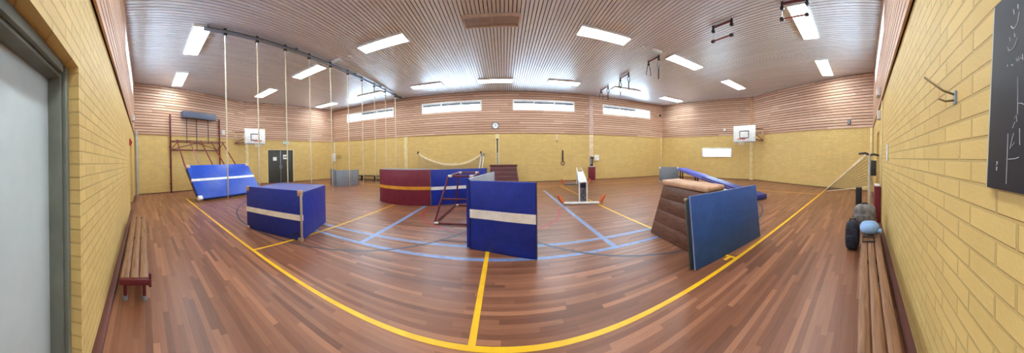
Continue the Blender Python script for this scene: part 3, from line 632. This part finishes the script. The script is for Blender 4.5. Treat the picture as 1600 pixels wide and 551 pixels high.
# ---------------------------------------------------------------- mats on the floor
def smat(name, label, pts, h, t, cover, back=None, stripe=None, sv=(.44, .56), corners=None, edge=None, lean=(0, 0), side=0, handles=False, cat='mat'):
    P = [V3(*p[:2]) for p in pts]; c = sum(P)/len(P); r = thing(name, label, cat, (c[0], c[1], 0))
    m = MB(); m.panel(P, 0, h, t, lean); m.build('cover', cover, r, bevel=min(.014, t*.3), seg=2)
    def nrm(i): d = P[min(i+1, len(P)-1)]-P[max(i-1, 0)]; d /= np.hypot(*d); return V3(-d[1], d[0]), d
    if back:
        m = MB(); Q = [p+nrm(i)[0]*t for i, p in enumerate(P)]; n0, d0 = nrm(0); n1, d1 = nrm(len(P)-1); Q[0] = Q[0]+d0*.012; Q[-1] = Q[-1]-d1*.012
        m.panel(Q, .012, h-.012, .006, lean); m.build('back_cover', back, r)
    if stripe:
        m = MB(); Q = [p-nrm(i)[0]*.004 for i, p in enumerate(P)]; Q[0] = Q[0]-nrm(0)[1]*.003; Q[-1] = Q[-1]+nrm(len(P)-1)[1]*.003
        m.panel(Q, h*sv[0], h*sv[1], .01 if not corners else t+.008, lean); m.build('stripe', stripe, r)
    if corners:
        n, d = nrm(0); Lg = np.hypot(*(P[-1]-P[0])); cw = .09
        for a, b in ((P[0]-d*.004, P[0]+d*cw), (P[-1]-d*cw, P[-1]+d*.004)):
            for z0, z1 in ((0, .06), (h-.105, h+.004)):
                m = MB(); m.panel([a-n*.005, b-n*.005], z0, z1, t+.01, lean); m.build('corner_patch', corners, r, bevel=.006)
    if edge:
        for pp, i in ((P[0], 0), (P[-1], len(P)-1)):
            n, d = nrm(i); q = pp-d*.006 if i == 0 else pp+d*.0; m = MB(); m.panel([q-n*.004, q+d*.006-n*.004], .0, h+.003, t+.008, lean); m.build('edge_binding', edge, r)
    if handles:
        n, d = nrm(0); L = np.hypot(*(P[-1]-P[0]))
        for s in (.18, .82):
            q = P[0]+d*L*s-n*.012; m = MB(); m.tube([(q[0]-d[0]*.09, q[1]-d[1]*.09, h*.1), (q[0]-n[0]*.03, q[1]-n[1]*.03, h*.08), (q[0]+d[0]*.09, q[1]+d[1]*.09, h*.1)], .014, 6); m.build('handle', DNAVY, r)
    return r
# walking left to right in view puts the mat's thickness behind its front face
a, b = at(386, 355)[:2], at(472, 377)[:2]
VL = smat('gym_mat', 'blue gym mat with white stripe and leather corners stood before the foam block', [a, b], .935, .05, VBLUE, stripe=STRW, sv=(.40, .515), corners=LEATH)
n = V3(-(b-a)[1], (b-a)[0]); n /= np.hypot(*n); d = (b-a)/np.hypot(*(b-a))
m = MB(); q = b-d*.012-n*.03; m.panel([q, q+d*.04], .0, .86, .024); solo(m.build('wooden_lath', EDGE, bevel=.003, loc=(*b, 0)), 'thin pale lath upright at the right end of the striped blue mat', 'lath')
q = b-d*.22-n*.012; m = MB(); m.tube([(q[0], q[1], .06), (q[0]-n[0]*.03+d[0]*.06, q[1]-n[1]*.03+d[1]*.06, .10), (q[0]+d[0]*.12, q[1]+d[1]*.12, .17)], .014, 6); m.build('carry_loop', DNAVY, VL)
c = at(509.5, 347)[:2]; f0 = b+n*.09-d*.02; bk = c; lf = f0-d*1.38
t = thing('foam_block', 'plain dark blue foam block behind the leather-cornered striped mat', 'foam block', (*((f0+bk)/2-d*.6), 0)); m = MB(); hb = .895
m.hexa([(*f0, 0), (*bk, 0), (*(bk-d*1.38), 0), (*lf, 0), (*f0, hb), (*bk, hb), (*(bk-d*1.38), hb), (*lf, hb)]); m.build('cover', VBLUE, t, bevel=.02, seg=3)
m = MB(); m.hexa([(*(p+V3(0, 0)), z) for z in (hb-.012, hb+.002) for p in (f0-n*.003+d*.003, bk+n*.003+d*.003, bk-d*1.383+n*.003, lf-n*.003-d*.003)]); m.build('top_sheen', plain('sheen_blue', (70, 84, 160), .45), t)  # covers the whole top in lighter blue, reflected light put into the colour
# grey mats at the far left
ga, gb, gc = at(512, 290)[:2], at(523.5, 291.5)[:2], at(560.5, 289)[:2]
smat('gym_mat', 'narrow-looking grey mat standing at far left, left of the other grey mat', [ga+V3(-.1, .35), gb+V3(-.03, .03)], .95, .05, VGREY, edge=VLGREY)
smat('gym_mat', 'grey mat standing at far left facing the ropes, right of the narrow one', [gb+V3(.06, .02), gc], .90, .05, VGREY, edge=DNAVY)
# red and blue folding mats
r0, r1, r2 = at(594, 314)[:2], at(626, 321)[:2], at(673, 321)[:2]
def quadcurve(p, q, r, n=10): return [p*(1-s)**2+(2*q-.5*p-.5*r)*2*s*(1-s)+r*s*s for s in np.linspace(0, 1, n)]
cur = quadcurve(r0, V3(-3.25, 6.64), r2)
smat('gym_mat', 'wine red mat with amber stripe standing in mid hall', cur, 1.135, .05, VRED, back=VLGREY, stripe=STRY, sv=(.44, .53), edge=VGREY)
smat('gym_mat', 'pale grey mat standing close behind the wine red mat', [r0+V3(.02, .12), r2+V3(-.05, .12)], 1.15, .05, VLGREY, edge=VGREY)
b0 = r2+V3(.015, .01); b1 = at(735, 316.5)[:2]; b2 = b0+(b1-b0)*1.47
smat('gym_mat', 'blue mat with white stripe standing beside the wine red mat', [b0, b2], 1.13, .05, VBLUE, back=VLGREY, stripe=STRW, sv=(.43, .52), edge=VGREY)
# foreground mat folded in a V
fa, fb = at(735, 389)[:2], at(838, 406)[:2]
fm = smat('folding_mat', 'blue folding mat with white stripe standing open in a V in the centre foreground', [fa, fa*.7+fb*.3+V3(.01, .025), fb], 1.125, .045, VBLUE, back=VLGREY, stripe=STRW, sv=(.46, .585), edge=DNAVY)
fc = V3(-.22, 5.6); fo = fa+V3(-.02, .075)
rearp = smat('rear_panel', 'rear panel', [fo, fc], 1.145, .045, VLGREY, back=VBLUE, edge=VBLUE)
sh = BASE[rearp.name]-BASE[fm.name]
for ch in list(rearp.children):
    ch.parent = fm; ch.location = tuple(sh); ch.name = {'cover': 'rear_panel', 'back_cover': 'rear_backing'}.get(ch.name.split('.')[0], ch.name.split('.')[0])
    if ch.name.startswith('rear_panel'): ch['label'] = 'pale grey inner face of the rear panel'
bpy.data.objects.remove(rearp)
# tubular frame
t = thing('tubular_frame', 'dark red tubular frame with white joints behind the foreground blue mat', 'frame', (-1., 5.9, 0)); g0 = at(679, 350); g1 = at(712, 321.5); zt = 1.06
tl = V3(*at(702, 277.5, zt)[:2], zt); tl = V3(-1.31, 5.32, zt); tk = V3(-1.30, 6.55, zt); g0 = V3(g0[0], g0[1], .03); g1 = V3(g1[0], g1[1], .03)
mir = lambda p: V3(-1.0-p[0]+.0, p[1], p[2])
Rr = lambda p: V3(-.48-(p[0]+1.54), p[1], p[2])
def bar(nm, pts, r=.024): m = MB(); m.tube(pts, r, 8); m.build(nm, MAROON, t)
bar('front_leg', [g0, tl]); bar('back_leg', [g1, tk]); bar('front_leg', [Rr(g0), Rr(tl)]); bar('back_leg', [Rr(g1), Rr(tk)])
bar('top_bar', [tl, Rr(tl)]); bar('top_bar', [tk, Rr(tk)]); bar('top_bar', [tl, tk]); bar('top_bar', [Rr(tl), Rr(tk)])
bar('floor_bar', [g0, Rr(g0)], .022); bar('floor_bar', [g0, g1], .022); bar('floor_bar', [Rr(g0), Rr(g1)], .022); bar('floor_bar', [g1, Rr(g1)], .022)
hm = g0+(tl-g0)*.50; bar('middle_bar', [hm, Rr(hm)], .02)
for p in (g0, g1, tl, tk, Rr(g0), Rr(g1), Rr(tl), Rr(tk)): m = MB(); m.tube([p+V3(-.005, 0, 0), p+V3(.09, 0, 0)] if p[0] < -1. else [p+V3(.005, 0, 0), p+V3(-.09, 0, 0)], .03, 10); m.build('joint', WHITE, t, bevel=.004)
# vaulting box at right
vault('vaulting_box', 'brown wooden vaulting box with tan padded top at right', [(2.53, 2.12), (3.28, 2.12), (3.42, 3.60), (2.68, 3.60)], [(2.675, 2.19), (3.09, 2.19), (3.28, 3.42), (2.86, 3.42)], .945, 1.04, VWOOD, LEATHT, .055, 4, bevlid=.035)
# mats leaning beside it
la, lb = at(1087, 423)[:2], at(1188.5, 368)[:2]
sb = smat('gym_mat', 'steel blue mat standing on edge in front of the vaulting box', [la, lb], .965, .042, VNAVY, lean=(0, .11))
m = MB(); m.panel([la+V3(-.003, .004), la+V3(.004, .004)], .004, .967, .008, (0, .11)); m.panel([la+V3(-.003, .004), lb+V3(0, .004)], .963, .968, .008, (0, .11)); m.build('light_seam', plain('light_seam', (168, 186, 214), .5), sb)
gg = smat('gym_mat', 'thin grey-green mat standing between the steel blue mat and vaulting box', [la+V3(-.035, .06), lb+V3(-.3, .06)], .925, .025, plain('grey_green_vinyl', (82, 86, 84), .6), lean=(0, .11))
m = MB(); q = la+V3(-.038, .058); m.panel([q, q+V3(.05, 0)], .9, .93, .03, (0, .11)); m.build('corner_patch', EDGE, gg, bevel=.004)
m = MB(); q = la+(lb-la)*.33-V3(0, .075); m.box(q[0]-.06, q[0]+.1, q[1]-.03, q[1]+.03, .0023, .0029); solo(m.build('floor_mark', YEL, loc=(*q, 0)), 'short yellow tape mark on the floor under the steel blue mat', 'tape')
# grey panel and long blue ramp at the far right
ra, rb = at(1030, 284)[:2], at(1060, 284.3)[:2]
smat('gym_mat', 'grey mat standing at the far right corner by the blue ramp', [ra, rb], .88, .05, VGREY, corners=WHITE)
e = at(1191, 312)[:2]; s = V3(*rb)+V3(.25, .12); U = V3(e[0]-s[0], e[1]-s[1]); Lr = np.hypot(*U); du = U/Lr; nr = V3(-du[1], du[0])*.24
zz = lambda f: .70-(.70-.02)*f
def ramp(name, label, f0, f1, cov, th, loop):
    t = thing(name, label, 'mat', (*(s+U*(f0+f1)/2), 0)); P = lambda f, w, h: V3(*(s+U*f+nr*w), zz(f)+h)
    m = MB(); m.hexa([P(f0, -1, 0), P(f1, -1, 0), P(f1, 1, 0), P(f0, 1, 0), P(f0, -1, th), P(f1, -1, th), P(f1, 1, th), P(f0, 1, th)]); m.build('cover', cov, t, bevel=.02, seg=3)
    m = MB(); g0, g1 = (f0+.0, f1-.0); m.hexa([P(g0, w, h) for w, h in ((-1.01, th*.45), (-1.01, th*.6))]+[P(g1, w, h) for w, h in ((-1.01, th*.6), (-1.01, th*.45))]+[P(g0, w, h) for w, h in ((1.01, th*.45), (1.01, th*.6))]+[P(g1, w, h) for w, h in ((1.01, th*.6), (1.01, th*.45))]); m.build('seam', plain('lilac_seam%d' % (f0*10), (150, 140, 214), .5), t)
    for q in loop:
        m = MB(); a = P(q, 1.0, th*.4); m.tube([a, a+V3(*(nr*.12), -.05), a+V3(*(du*.18), 0)], .02, 6); m.build('handle', REDP, t)
    return t, P
t1, RP = ramp('incline_mat', 'upper blue mat on the long sloping bench behind the vaulting box', .04, .44, plain('violet_blue_vinyl', (84, 98, 196), .5, bump=.2), .16, (.05, .16, .3))
t2, RP = ramp('incline_mat', 'lower dark blue mat of the long slope, ending on the floor at right', .45, 1.0, plain('deep_blue_vinyl', (46, 52, 124), .5, bump=.2), .16, ())
t = thing('inclined_bench', 'long wooden bench sloping to the floor under the two blue mats', 'bench', (*(s+U*.5), 0)); m = MB(); P = lambda f, w, h: V3(*(s+U*f+nr*w), zz(f)+h)
m.hexa([P(0, -.35, -.06), P(.9, -.35, -.06), P(.9, .35, -.06), P(0, .35, -.06), P(0, -.35, -.002), P(.9, -.35, -.002), P(.9, .35, -.002), P(0, .35, -.002)]); m.build('plank', BWOOD, t, bevel=.01)
for f in (.03, .3, .55): 
    for w in (-.3, .3): m = MB(); q = s+U*f+nr*w; m.box(q[0]-.03, q[0]+.03, q[1]-.03, q[1]+.03, 0, zz(f)-.055); m.build('leg', DSTEEL, t, bevel=.006)

# goal boarding with orange feet
t = thing('folding_goal', 'white folded goal barrier on two bars with orange feet', 'goal', (3., 9.1, 0)); h0, h1 = at(880, 319.5), at(938, 318.5); k0, k1 = at(881.5, 288.7), at(918.5, 287.8)
for p, q in ((h0, h1), (k0, k1)):
    m = MB(); d = (q-p)/np.linalg.norm(q-p); m.tube([p+V3(0, 0, .045), q+V3(0, 0, .045)], .045, 8); m.build('floor_bar', STEEL if p is k0 else WHITE, t)
    for e_, s_ in ((p, -1), (q, 1)): m = MB(); m.tube([e_+V3(0, 0, .05), e_+d*s_*.07+V3(0, .02, .17), e_+d*s_*.14+V3(0, .02, .29)], [.06, .055, .05], 8); m.build('foot', ORANGE, t, bevel=.006)
c0 = at(913, 319)[:2]+V3(-.02, .05); c1 = at(904.5, 288.2)[:2]; ax = (c1-c0)/np.hypot(*(c1-c0)); nn = V3(ax[1], -ax[0]); GP = lambda f, w, z: V3(*(c0+(c1-c0)*f+nn*w), z)
zt0, zt1 = .70, .92
m = MB(); zT = lambda f: zt0+(zt1-zt0)*f
def gq(m, f0, f1, w0, w1, a0, a1): m.hexa([GP(f0, w0, a0(f0)), GP(f0, w1, a0(f0)), GP(f1, w1, a0(f1)), GP(f1, w0, a0(f1)), GP(f0, w0, a1(f0)), GP(f0, w1, a1(f0)), GP(f1, w1, a1(f1)), GP(f1, w0, a1(f1))])
gq(m, .0, 1, -.14, -.09, lambda f: zT(f)-.04, zT); gq(m, .0, 1, .09, .14, lambda f: zT(f)-.04, zT); gq(m, .02, .6, -.09, .09, lambda f: zT(f)-.035, lambda f: zT(f)-.012); m.build('top_rails', WHITE, t, bevel=.008)
for f in (0, .97):
    for w in (-.14, .10): m = MB(); gq(m, f, f+.015, w, w+.045, lambda f: .06, zT); m.build('upright', WHITE, t, bevel=.006)
m = MB(); gq(m, .02, .96, .10, .125, lambda f: .16, lambda f: zT(f)-.045); m.build('side_panel', plain('printed_panel', (118, 112, 122), .6, var=.45, scale=5), t)
m = MB(); gq(m, .02, .96, -.125, -.10, lambda f: .5, lambda f: zT(f)-.045); m.build('side_panel', VLGREY, t)
m = MB(); gq(m, .004, .016, -.09, .09, lambda f: zt0-.2, lambda f: zt0-.05); m.build('end_plate', DNAVY, t, bevel=.004)
m = MB(); gq(m, .006, .012, -.09, .09, lambda f: .08, lambda f: zt0-.22); m.build('end_mesh', plain('grey_mesh', (96, 94, 102), .7, var=.4, scale=18), t)

# ---------------------------------------------------------------- near wall: benches, bags, net, blackboard, hook
def bench(name, label, x0, x1, y0, y1, zs, endat):
    t = thing(name, label, 'bench', ((x0+x1)/2, (y0+y1)/2, 0)); n = 3; w = (y1-y0)/n
    for i in range(n): m = MB(); m.box(x0, x1, y0+w*i+.006, y0+w*(i+1)-.006, zs-.035, zs); m.build('slat', BWOOD, t, bevel=.006)
    L = abs(x1-x0)
    for f in (.0, .5, 1.):
        x = min(max(x0+(x1-x0)*f, min(x0, x1)+.04), max(x0, x1)-.04); m = MB(); m.box(x-.025, x+.025, y0+.01, y1-.01, zs-.08, zs-.035); m.box(x-.02, x+.02, y0+.03, y0+.07, 0.05, zs-.08); m.box(x-.02, x+.02, y1-.07, y1-.03, .05, zs-.08); lg = m.build('leg_frame', MAROON, t, bevel=.005)
        for y in (y0+.05, y1-.05): m = MB(); m.tube([(x, y, 0), (x, y, .05)], .03, 10); m.build('foot', GREYP, lg, bevel=.005)
    for xe in endat: m = MB(); m.box(xe-.03, xe+.03, y0-.01, y1+.02, zs-.075, zs-.012); m.box(xe-.02, xe+.02, y1+.0, y1+.03, zs-.1, zs+.045); m.build('end_bracket', MAROON, t, bevel=.006)
    m = MB(); m.box(min(x0, x1)+.1, max(x0, x1)-.1, y0+.03, y0+.05, zs-.11, zs-.04); m.box(min(x0, x1)+.1, max(x0, x1)-.1, y1-.05, y1-.03, zs-.11, zs-.04); m.build('side_rail', MAROON, t)
    return t
bench('bench', 'slatted wooden bench along the wall at left, dark red steel end', -2.50, -5.5, -.27, .04, .265, (-2.50,))
bench('bench', 'slatted wooden bench along the wall at right with bags on it', 1.0, 4.35, -.25, .03, .35, (4.33,))
# bags
def backpack(name, label, c, w, d, h, mt, tilt=0., pocket=True):
    t = thing(name, label, 'bag', c); x, y, z = c
    m = MB(); m.ell((x, y, z+h/2), w/2, d/2, h/2, 16, 11, .06, .62); bd = m.build('body', mt, t, smooth=True, sub=1)
    m = MB(); m.ell((x-w*.36, y+d*.1, z+h*.33), w*.2, d*.36, h*.26, 12, 8, .06, .6); m.build('front_pocket', mt, bd, smooth=True, sub=1)
    for s_ in (-.26, .26): m = MB(); m.tube([(x+w*.3, y+d*s_, z+h*.9), (x+w*.56, y+d*s_, z+h*.7), (x+w*.56, y+d*s_, z+h*.35), (x+w*.38, y+d*s_, z+h*.12)], .018, 8); m.build('strap', BLK, t, smooth=True)
    m = MB(); m.tube([(x, y-.05, z+h*.97), (x, y-.04, z+h*1.05), (x, y+.04, z+h*1.05), (x, y+.05, z+h*.97)], .012, 8); m.build('top_handle', BLK, t, smooth=True)
    return t
backpack('backpack', 'dark backpack standing on the floor beside the right bench', (3.78, .17, 0), .26, .25, .47, BAGD)
backpack('backpack', 'black and grey patterned bag upright at the back of the right bench', (4.08, -.03, .35), .32, .42, .33, BAGG)
t = thing('towel_bag', 'light blue cloth bundle lying on the right bench before the bags', 'cloth', (3.45, -.1, .35)); m = MB(); m.ell((3.5, -.10, .35+.095), .17, .15, .088, 18, 11, .10, .8); m.build('bundle', CLOTH, t, smooth=True, sub=1); m = MB(); m.tube([(3.42, -.22, .40), (3.38, -.26, .43), (3.36, -.27, .40)], [.03, .035, .015], 8); m.build('knot', CLOTH, t, smooth=True)
m = MB(); m.tube([(3.12, .0, .362), (3.12, -.16, .362), (3.28, -.17, .375), (3.28, .0, .375)], .011, 8, True); solo(m.build('metal_loop', BLK, loc=(3.2, -.08, .35)), 'black wire loop lying on the right bench beside the blue cloth', 'loop')
# net winched to the wall column
uN = W_N.u(nx(5.42)); pad(W_N, uN, 'wine red protective pad on the near wall behind the right bench', .42, .86)
t = thing('net_post', 'black post with winch carrying the draped net by the right wall', 'post', (5.95, -.15, 0)); X, Y = 5.95, -.15; m = MB(); m.box(X-.11, X+.07, Y+.19, Y+.35, .03, .74); m.build('base_weight', BLK, t, bevel=.02); m = MB(); m.tube([(X, Y, .03), (X, Y, 1.62)], .04, 12); m.build('shaft', plain('pale_pole', (206, 202, 184), .4), t); m = MB(); m.box(X-.16, X+.12, Y-.1, Y+.42, 0, .03); m.build('foot_plate', DSTEEL, t, bevel=.006)
m = MB(); m.box(X-.09, X+.06, Y-.17, Y-.03, 1.05, 1.44); m.tube([(X-.1, Y-.1, 1.25), (X-.18, Y-.1, 1.25), (X-.18, Y-.1, 1.1)], .018, 8); m.build('winch', DSTEEL, t, bevel=.015); m = MB(); m.tube([(X, Y, 1.58), (X-.02, Y+.12, 1.63), (X+.1, Y+.28, 1.61)], .028, 8); m.tube([(X, Y, 1.58), (X-.1, Y-.1, 1.6), (X-.16, Y-.22, 1.57)], .026, 8); m.build('tie_cord', BLK, t, smooth=True)
T0 = V3(5.95, -.06, 1.60); T1 = V3(10.35, 1.72, .03); B0 = V3(5.9, -.24, .78); B1 = V3(9.9, 1.62, .03)
t = thing('draped_net', 'dark net with pale top tape draped from the post to the floor', 'net', (8, .9, 0)); NT_ = lambda a, b: (T0+(T1-T0)*a)*(1-b)+(B0+(B1-B0)*a)*b
m = MB()
for i in range(56): m.tube([NT_(i/55, 0), NT_(i/55, 1)], .0042, 3)
for j in range(11): m.tube([NT_(0, j/10), NT_(.5, j/10), NT_(1, j/10)], .0042, 3)
m.build('netting', NETD, t); m = MB(); d = (T1-T0)/np.linalg.norm(T1-T0); m.hexa([T0+V3(0, -.006, -.035), T1+V3(0, -.006, -.02), T1+V3(0, .006, -.02), T0+V3(0, .006, -.035), T0+V3(0, -.006, .035), T1+V3(0, -.006, .02), T1+V3(0, .006, .02), T0+V3(0, .006, .035)]); m.build('top_tape', TAPE, t)
m = MB(); m.tube([B0, B1], .012, 6); m.build('bottom_cord', TAPE, t)
# blackboard
t = thing('blackboard', 'black chalkboard with smiley doodles at the right edge', 'blackboard', (.1, -.41, 1.41)); m = MB(); m.hexa([(-.45, -.42, 1.41), (.665, -.42, 1.41), (.665, -.395, 1.41), (-.45, -.395, 1.41), (-.45, -.42, 2.0), (.635, -.42, 2.0), (.635, -.395, 2.0), (-.45, -.395, 2.0)]); m.build('board', BOARD, t, bevel=.003)
m = MB(); m.hexa([(.665, -.42, 1.41), (.675, -.42, 1.41), (.675, -.398, 1.41), (.665, -.398, 1.41), (.635, -.42, 2.0), (.645, -.42, 2.0), (.645, -.398, 2.0), (.635, -.398, 2.0)]); m.build('edge_strip', plain('pale_strip', (196, 190, 170), .5), t)
strokes = [[(1584, 15), (1585, 23)], [(1590.5, 7), (1591, 14)], [(1580, 41), (1582, 44), (1585, 44.5), (1588, 40), (1590.5, 34), (1593, 18)],
 [(1578, 58.5), (1578.7, 65)], [(1585, 52), (1586, 58.5)], [(1575, 73.5), (1576, 78), (1577.6, 79.5), (1581, 78), (1585, 73.5), (1590.4, 58.5)],
 [(1574, 101), (1574.6, 104)], [(1579.5, 100.8), (1583.6, 100.3)], [(1580, 102.7), (1583.6, 102)], [(1587.7, 91), (1590.4, 96.7)], [(1591.8, 88.5), (1593, 95.4)], [(1588.5, 94), (1592.6, 92.6)], [(1595.9, 87), (1594.5, 91.3), (1598.6, 90.7)], [(1597.8, 84.5), (1598.6, 94)],
 [(1575, 208.6), (1573.5, 250), (1572, 287)], [(1590.4, 120), (1590.4, 150), (1589.9, 178.6)], [(1590.4, 161.4), (1596, 161), (1599.5, 163)], [(1593, 200.4), (1593.4, 226.3)], [(1575.4, 248.6), (1586.4, 247.6), (1591.8, 245.4)],
 [(1557, 252), (1558.5, 256)], [(1559, 252), (1556.6, 258)], [(1556.5, 261), (1558, 265)], [(1558, 260), (1556.5, 266)], [(1585, 185), (1588, 180), (1589, 190)], [(1582, 200), (1586, 190)], [(1581, 228), (1585, 222)], [(1578, 232), (1582, 214), (1584, 208)]]
for nm, sub, rr in (('smiley_doodle', strokes[:3], .0018), ('smiley_doodle', strokes[3:6], .0018), ('chalk_writing', strokes[6:14], .0011), ('chalk_scribble', strokes[14:], .0011)):
    m = MB()
    for st in sub: m.tube([onw(px, py, NL, NR, .0255) for px, py in st], rr, 5)
    m.build(nm, CHALK, t)
# coat hook
p = onw(1494, 152, NL, NR); t = thing('coat_hook', 'steel coat hook with a long arm on the near wall beside the blackboard', 'hook', p); m = MB(); m.box(p[0]-.014, p[0]+.014, -.42, -.408, p[2]-.035, p[2]+.03); m.build('plate', STEEL, t, bevel=.003)
m = MB(); m.tube([V3(p[0], -.41, p[2]+.012), V3(p[0]+.02, -.36, p[2]+.03), V3(p[0]+.03, -.27, p[2]+.085)], .0055, 8); m.build('long_arm', plain('brass_arm', (142, 122, 84), .35, .6), t, smooth=True); m = MB(); m.tube([V3(p[0], -.41, p[2]-.015), V3(p[0]+.01, -.37, p[2]-.022), V3(p[0]+.012, -.335, p[2]-.012)], .005, 8); m.build('short_arm', plain('brass_arm2', (142, 122, 84), .35, .6), t, smooth=True)
# loudspeakers and boxes at the near corners
def nbox(name, x, z, w, h, d, mm, label, cat, y0=-.42): m = MB(); m.box(x-w/2, x+w/2, y0, y0+d, z-h/2, z+h/2); return solo(m.build(name, mm, bevel=.012, loc=(x, y0, z-h/2)), label, cat)
nbox('wall_sensor', 5.6, 3.1, .3, .2, .1, WHITE, 'white sensor box on the near wall cladding at right', 'sensor', -.375); nbox('wall_sensor', 6.0, 2.62, .26, .22, .1, WHITE, 'white sensor box on the near brick wall at right above the net', 'sensor')
nbox('wall_sensor', -8.2, 3.1, .3, .2, .1, WHITE, 'white sensor box on the near wall cladding at left', 'sensor', -.375); nbox('switch_plate', 4.0, 1.6, .14, .3, .03, WHITE, 'narrow white switch plate on the near wall at right above the bench', 'switch')
m = MB(); m.box(-7.20, -7.08, -.42, -.36, 2.05, 2.25); t = thing('alarm_box', 'red alarm box beside the left corner doorway', 'alarm', (-7.14, -.42, 2.02)); m.build('case', REDP, t, bevel=.01); m = MB(); m.tube([(-7.14, -.36, 2.15), (-7.14, -.335, 2.15)], .045, 14); m.build('bell', MAROON, t, bevel=.006)

# ---------------------------------------------------------------- light, world, camera
w = bpy.data.worlds.new('overcast_sky'); sc.world = w; w.use_nodes = True; n = w.node_tree.nodes; l = w.node_tree.links
bg = n['Background']; tc = n.new('ShaderNodeTexCoord'); sp = n.new('ShaderNodeSeparateXYZ'); rm = n.new('ShaderNodeValToRGB'); mp = n.new('ShaderNodeMapRange')
l.new(tc.outputs['Generated'], sp.inputs[0]); mp.inputs[1].default_value = -1; mp.inputs[2].default_value = 1; l.new(sp.outputs[2], mp.inputs[0]); l.new(mp.outputs[0], rm.inputs[0])
e = rm.color_ramp.elements; e[0].position = .45; e[0].color = (.62, .80, .97, 1); e[1].position = .6; e[1].color = (.64, .84, 1., 1)
l.new(rm.outputs[0], bg.inputs[0]); bg.inputs[1].default_value = 16.0
cd = bpy.data.cameras.new('camera'); cam = bpy.data.objects.new('camera', cd); COL.objects.link(cam); sc.camera = cam
cd.type = 'PANO'; cd.panorama_type = 'CENTRAL_CYLINDRICAL'; cd.central_cylindrical_radius = 1.
cd.central_cylindrical_range_u_min = (0-X0)/F; cd.central_cylindrical_range_u_max = (1600-X0)/F
cd.central_cylindrical_range_v_min = (V0-551)/F; cd.central_cylindrical_range_v_max = V0/F
cd.clip_start = .02; cd.clip_end = 200
cam.matrix_world = Matrix.Translation((0, 0, EYE)) @ Matrix.Rotation(RL, 4, 'Y') @ Matrix.Rotation(PT, 4, 'X') @ Matrix.Rotation(PI/2, 4, 'X')
sc.cycles.use_denoising = True
sc.cycles.max_bounces = 8; sc.cycles.diffuse_bounces = 5
vs = sc.view_settings; vs.view_transform = 'Standard'; vs.look = 'None'; vs.exposure = 1.33; vs.gamma = 1.; vs.use_curve_mapping = False
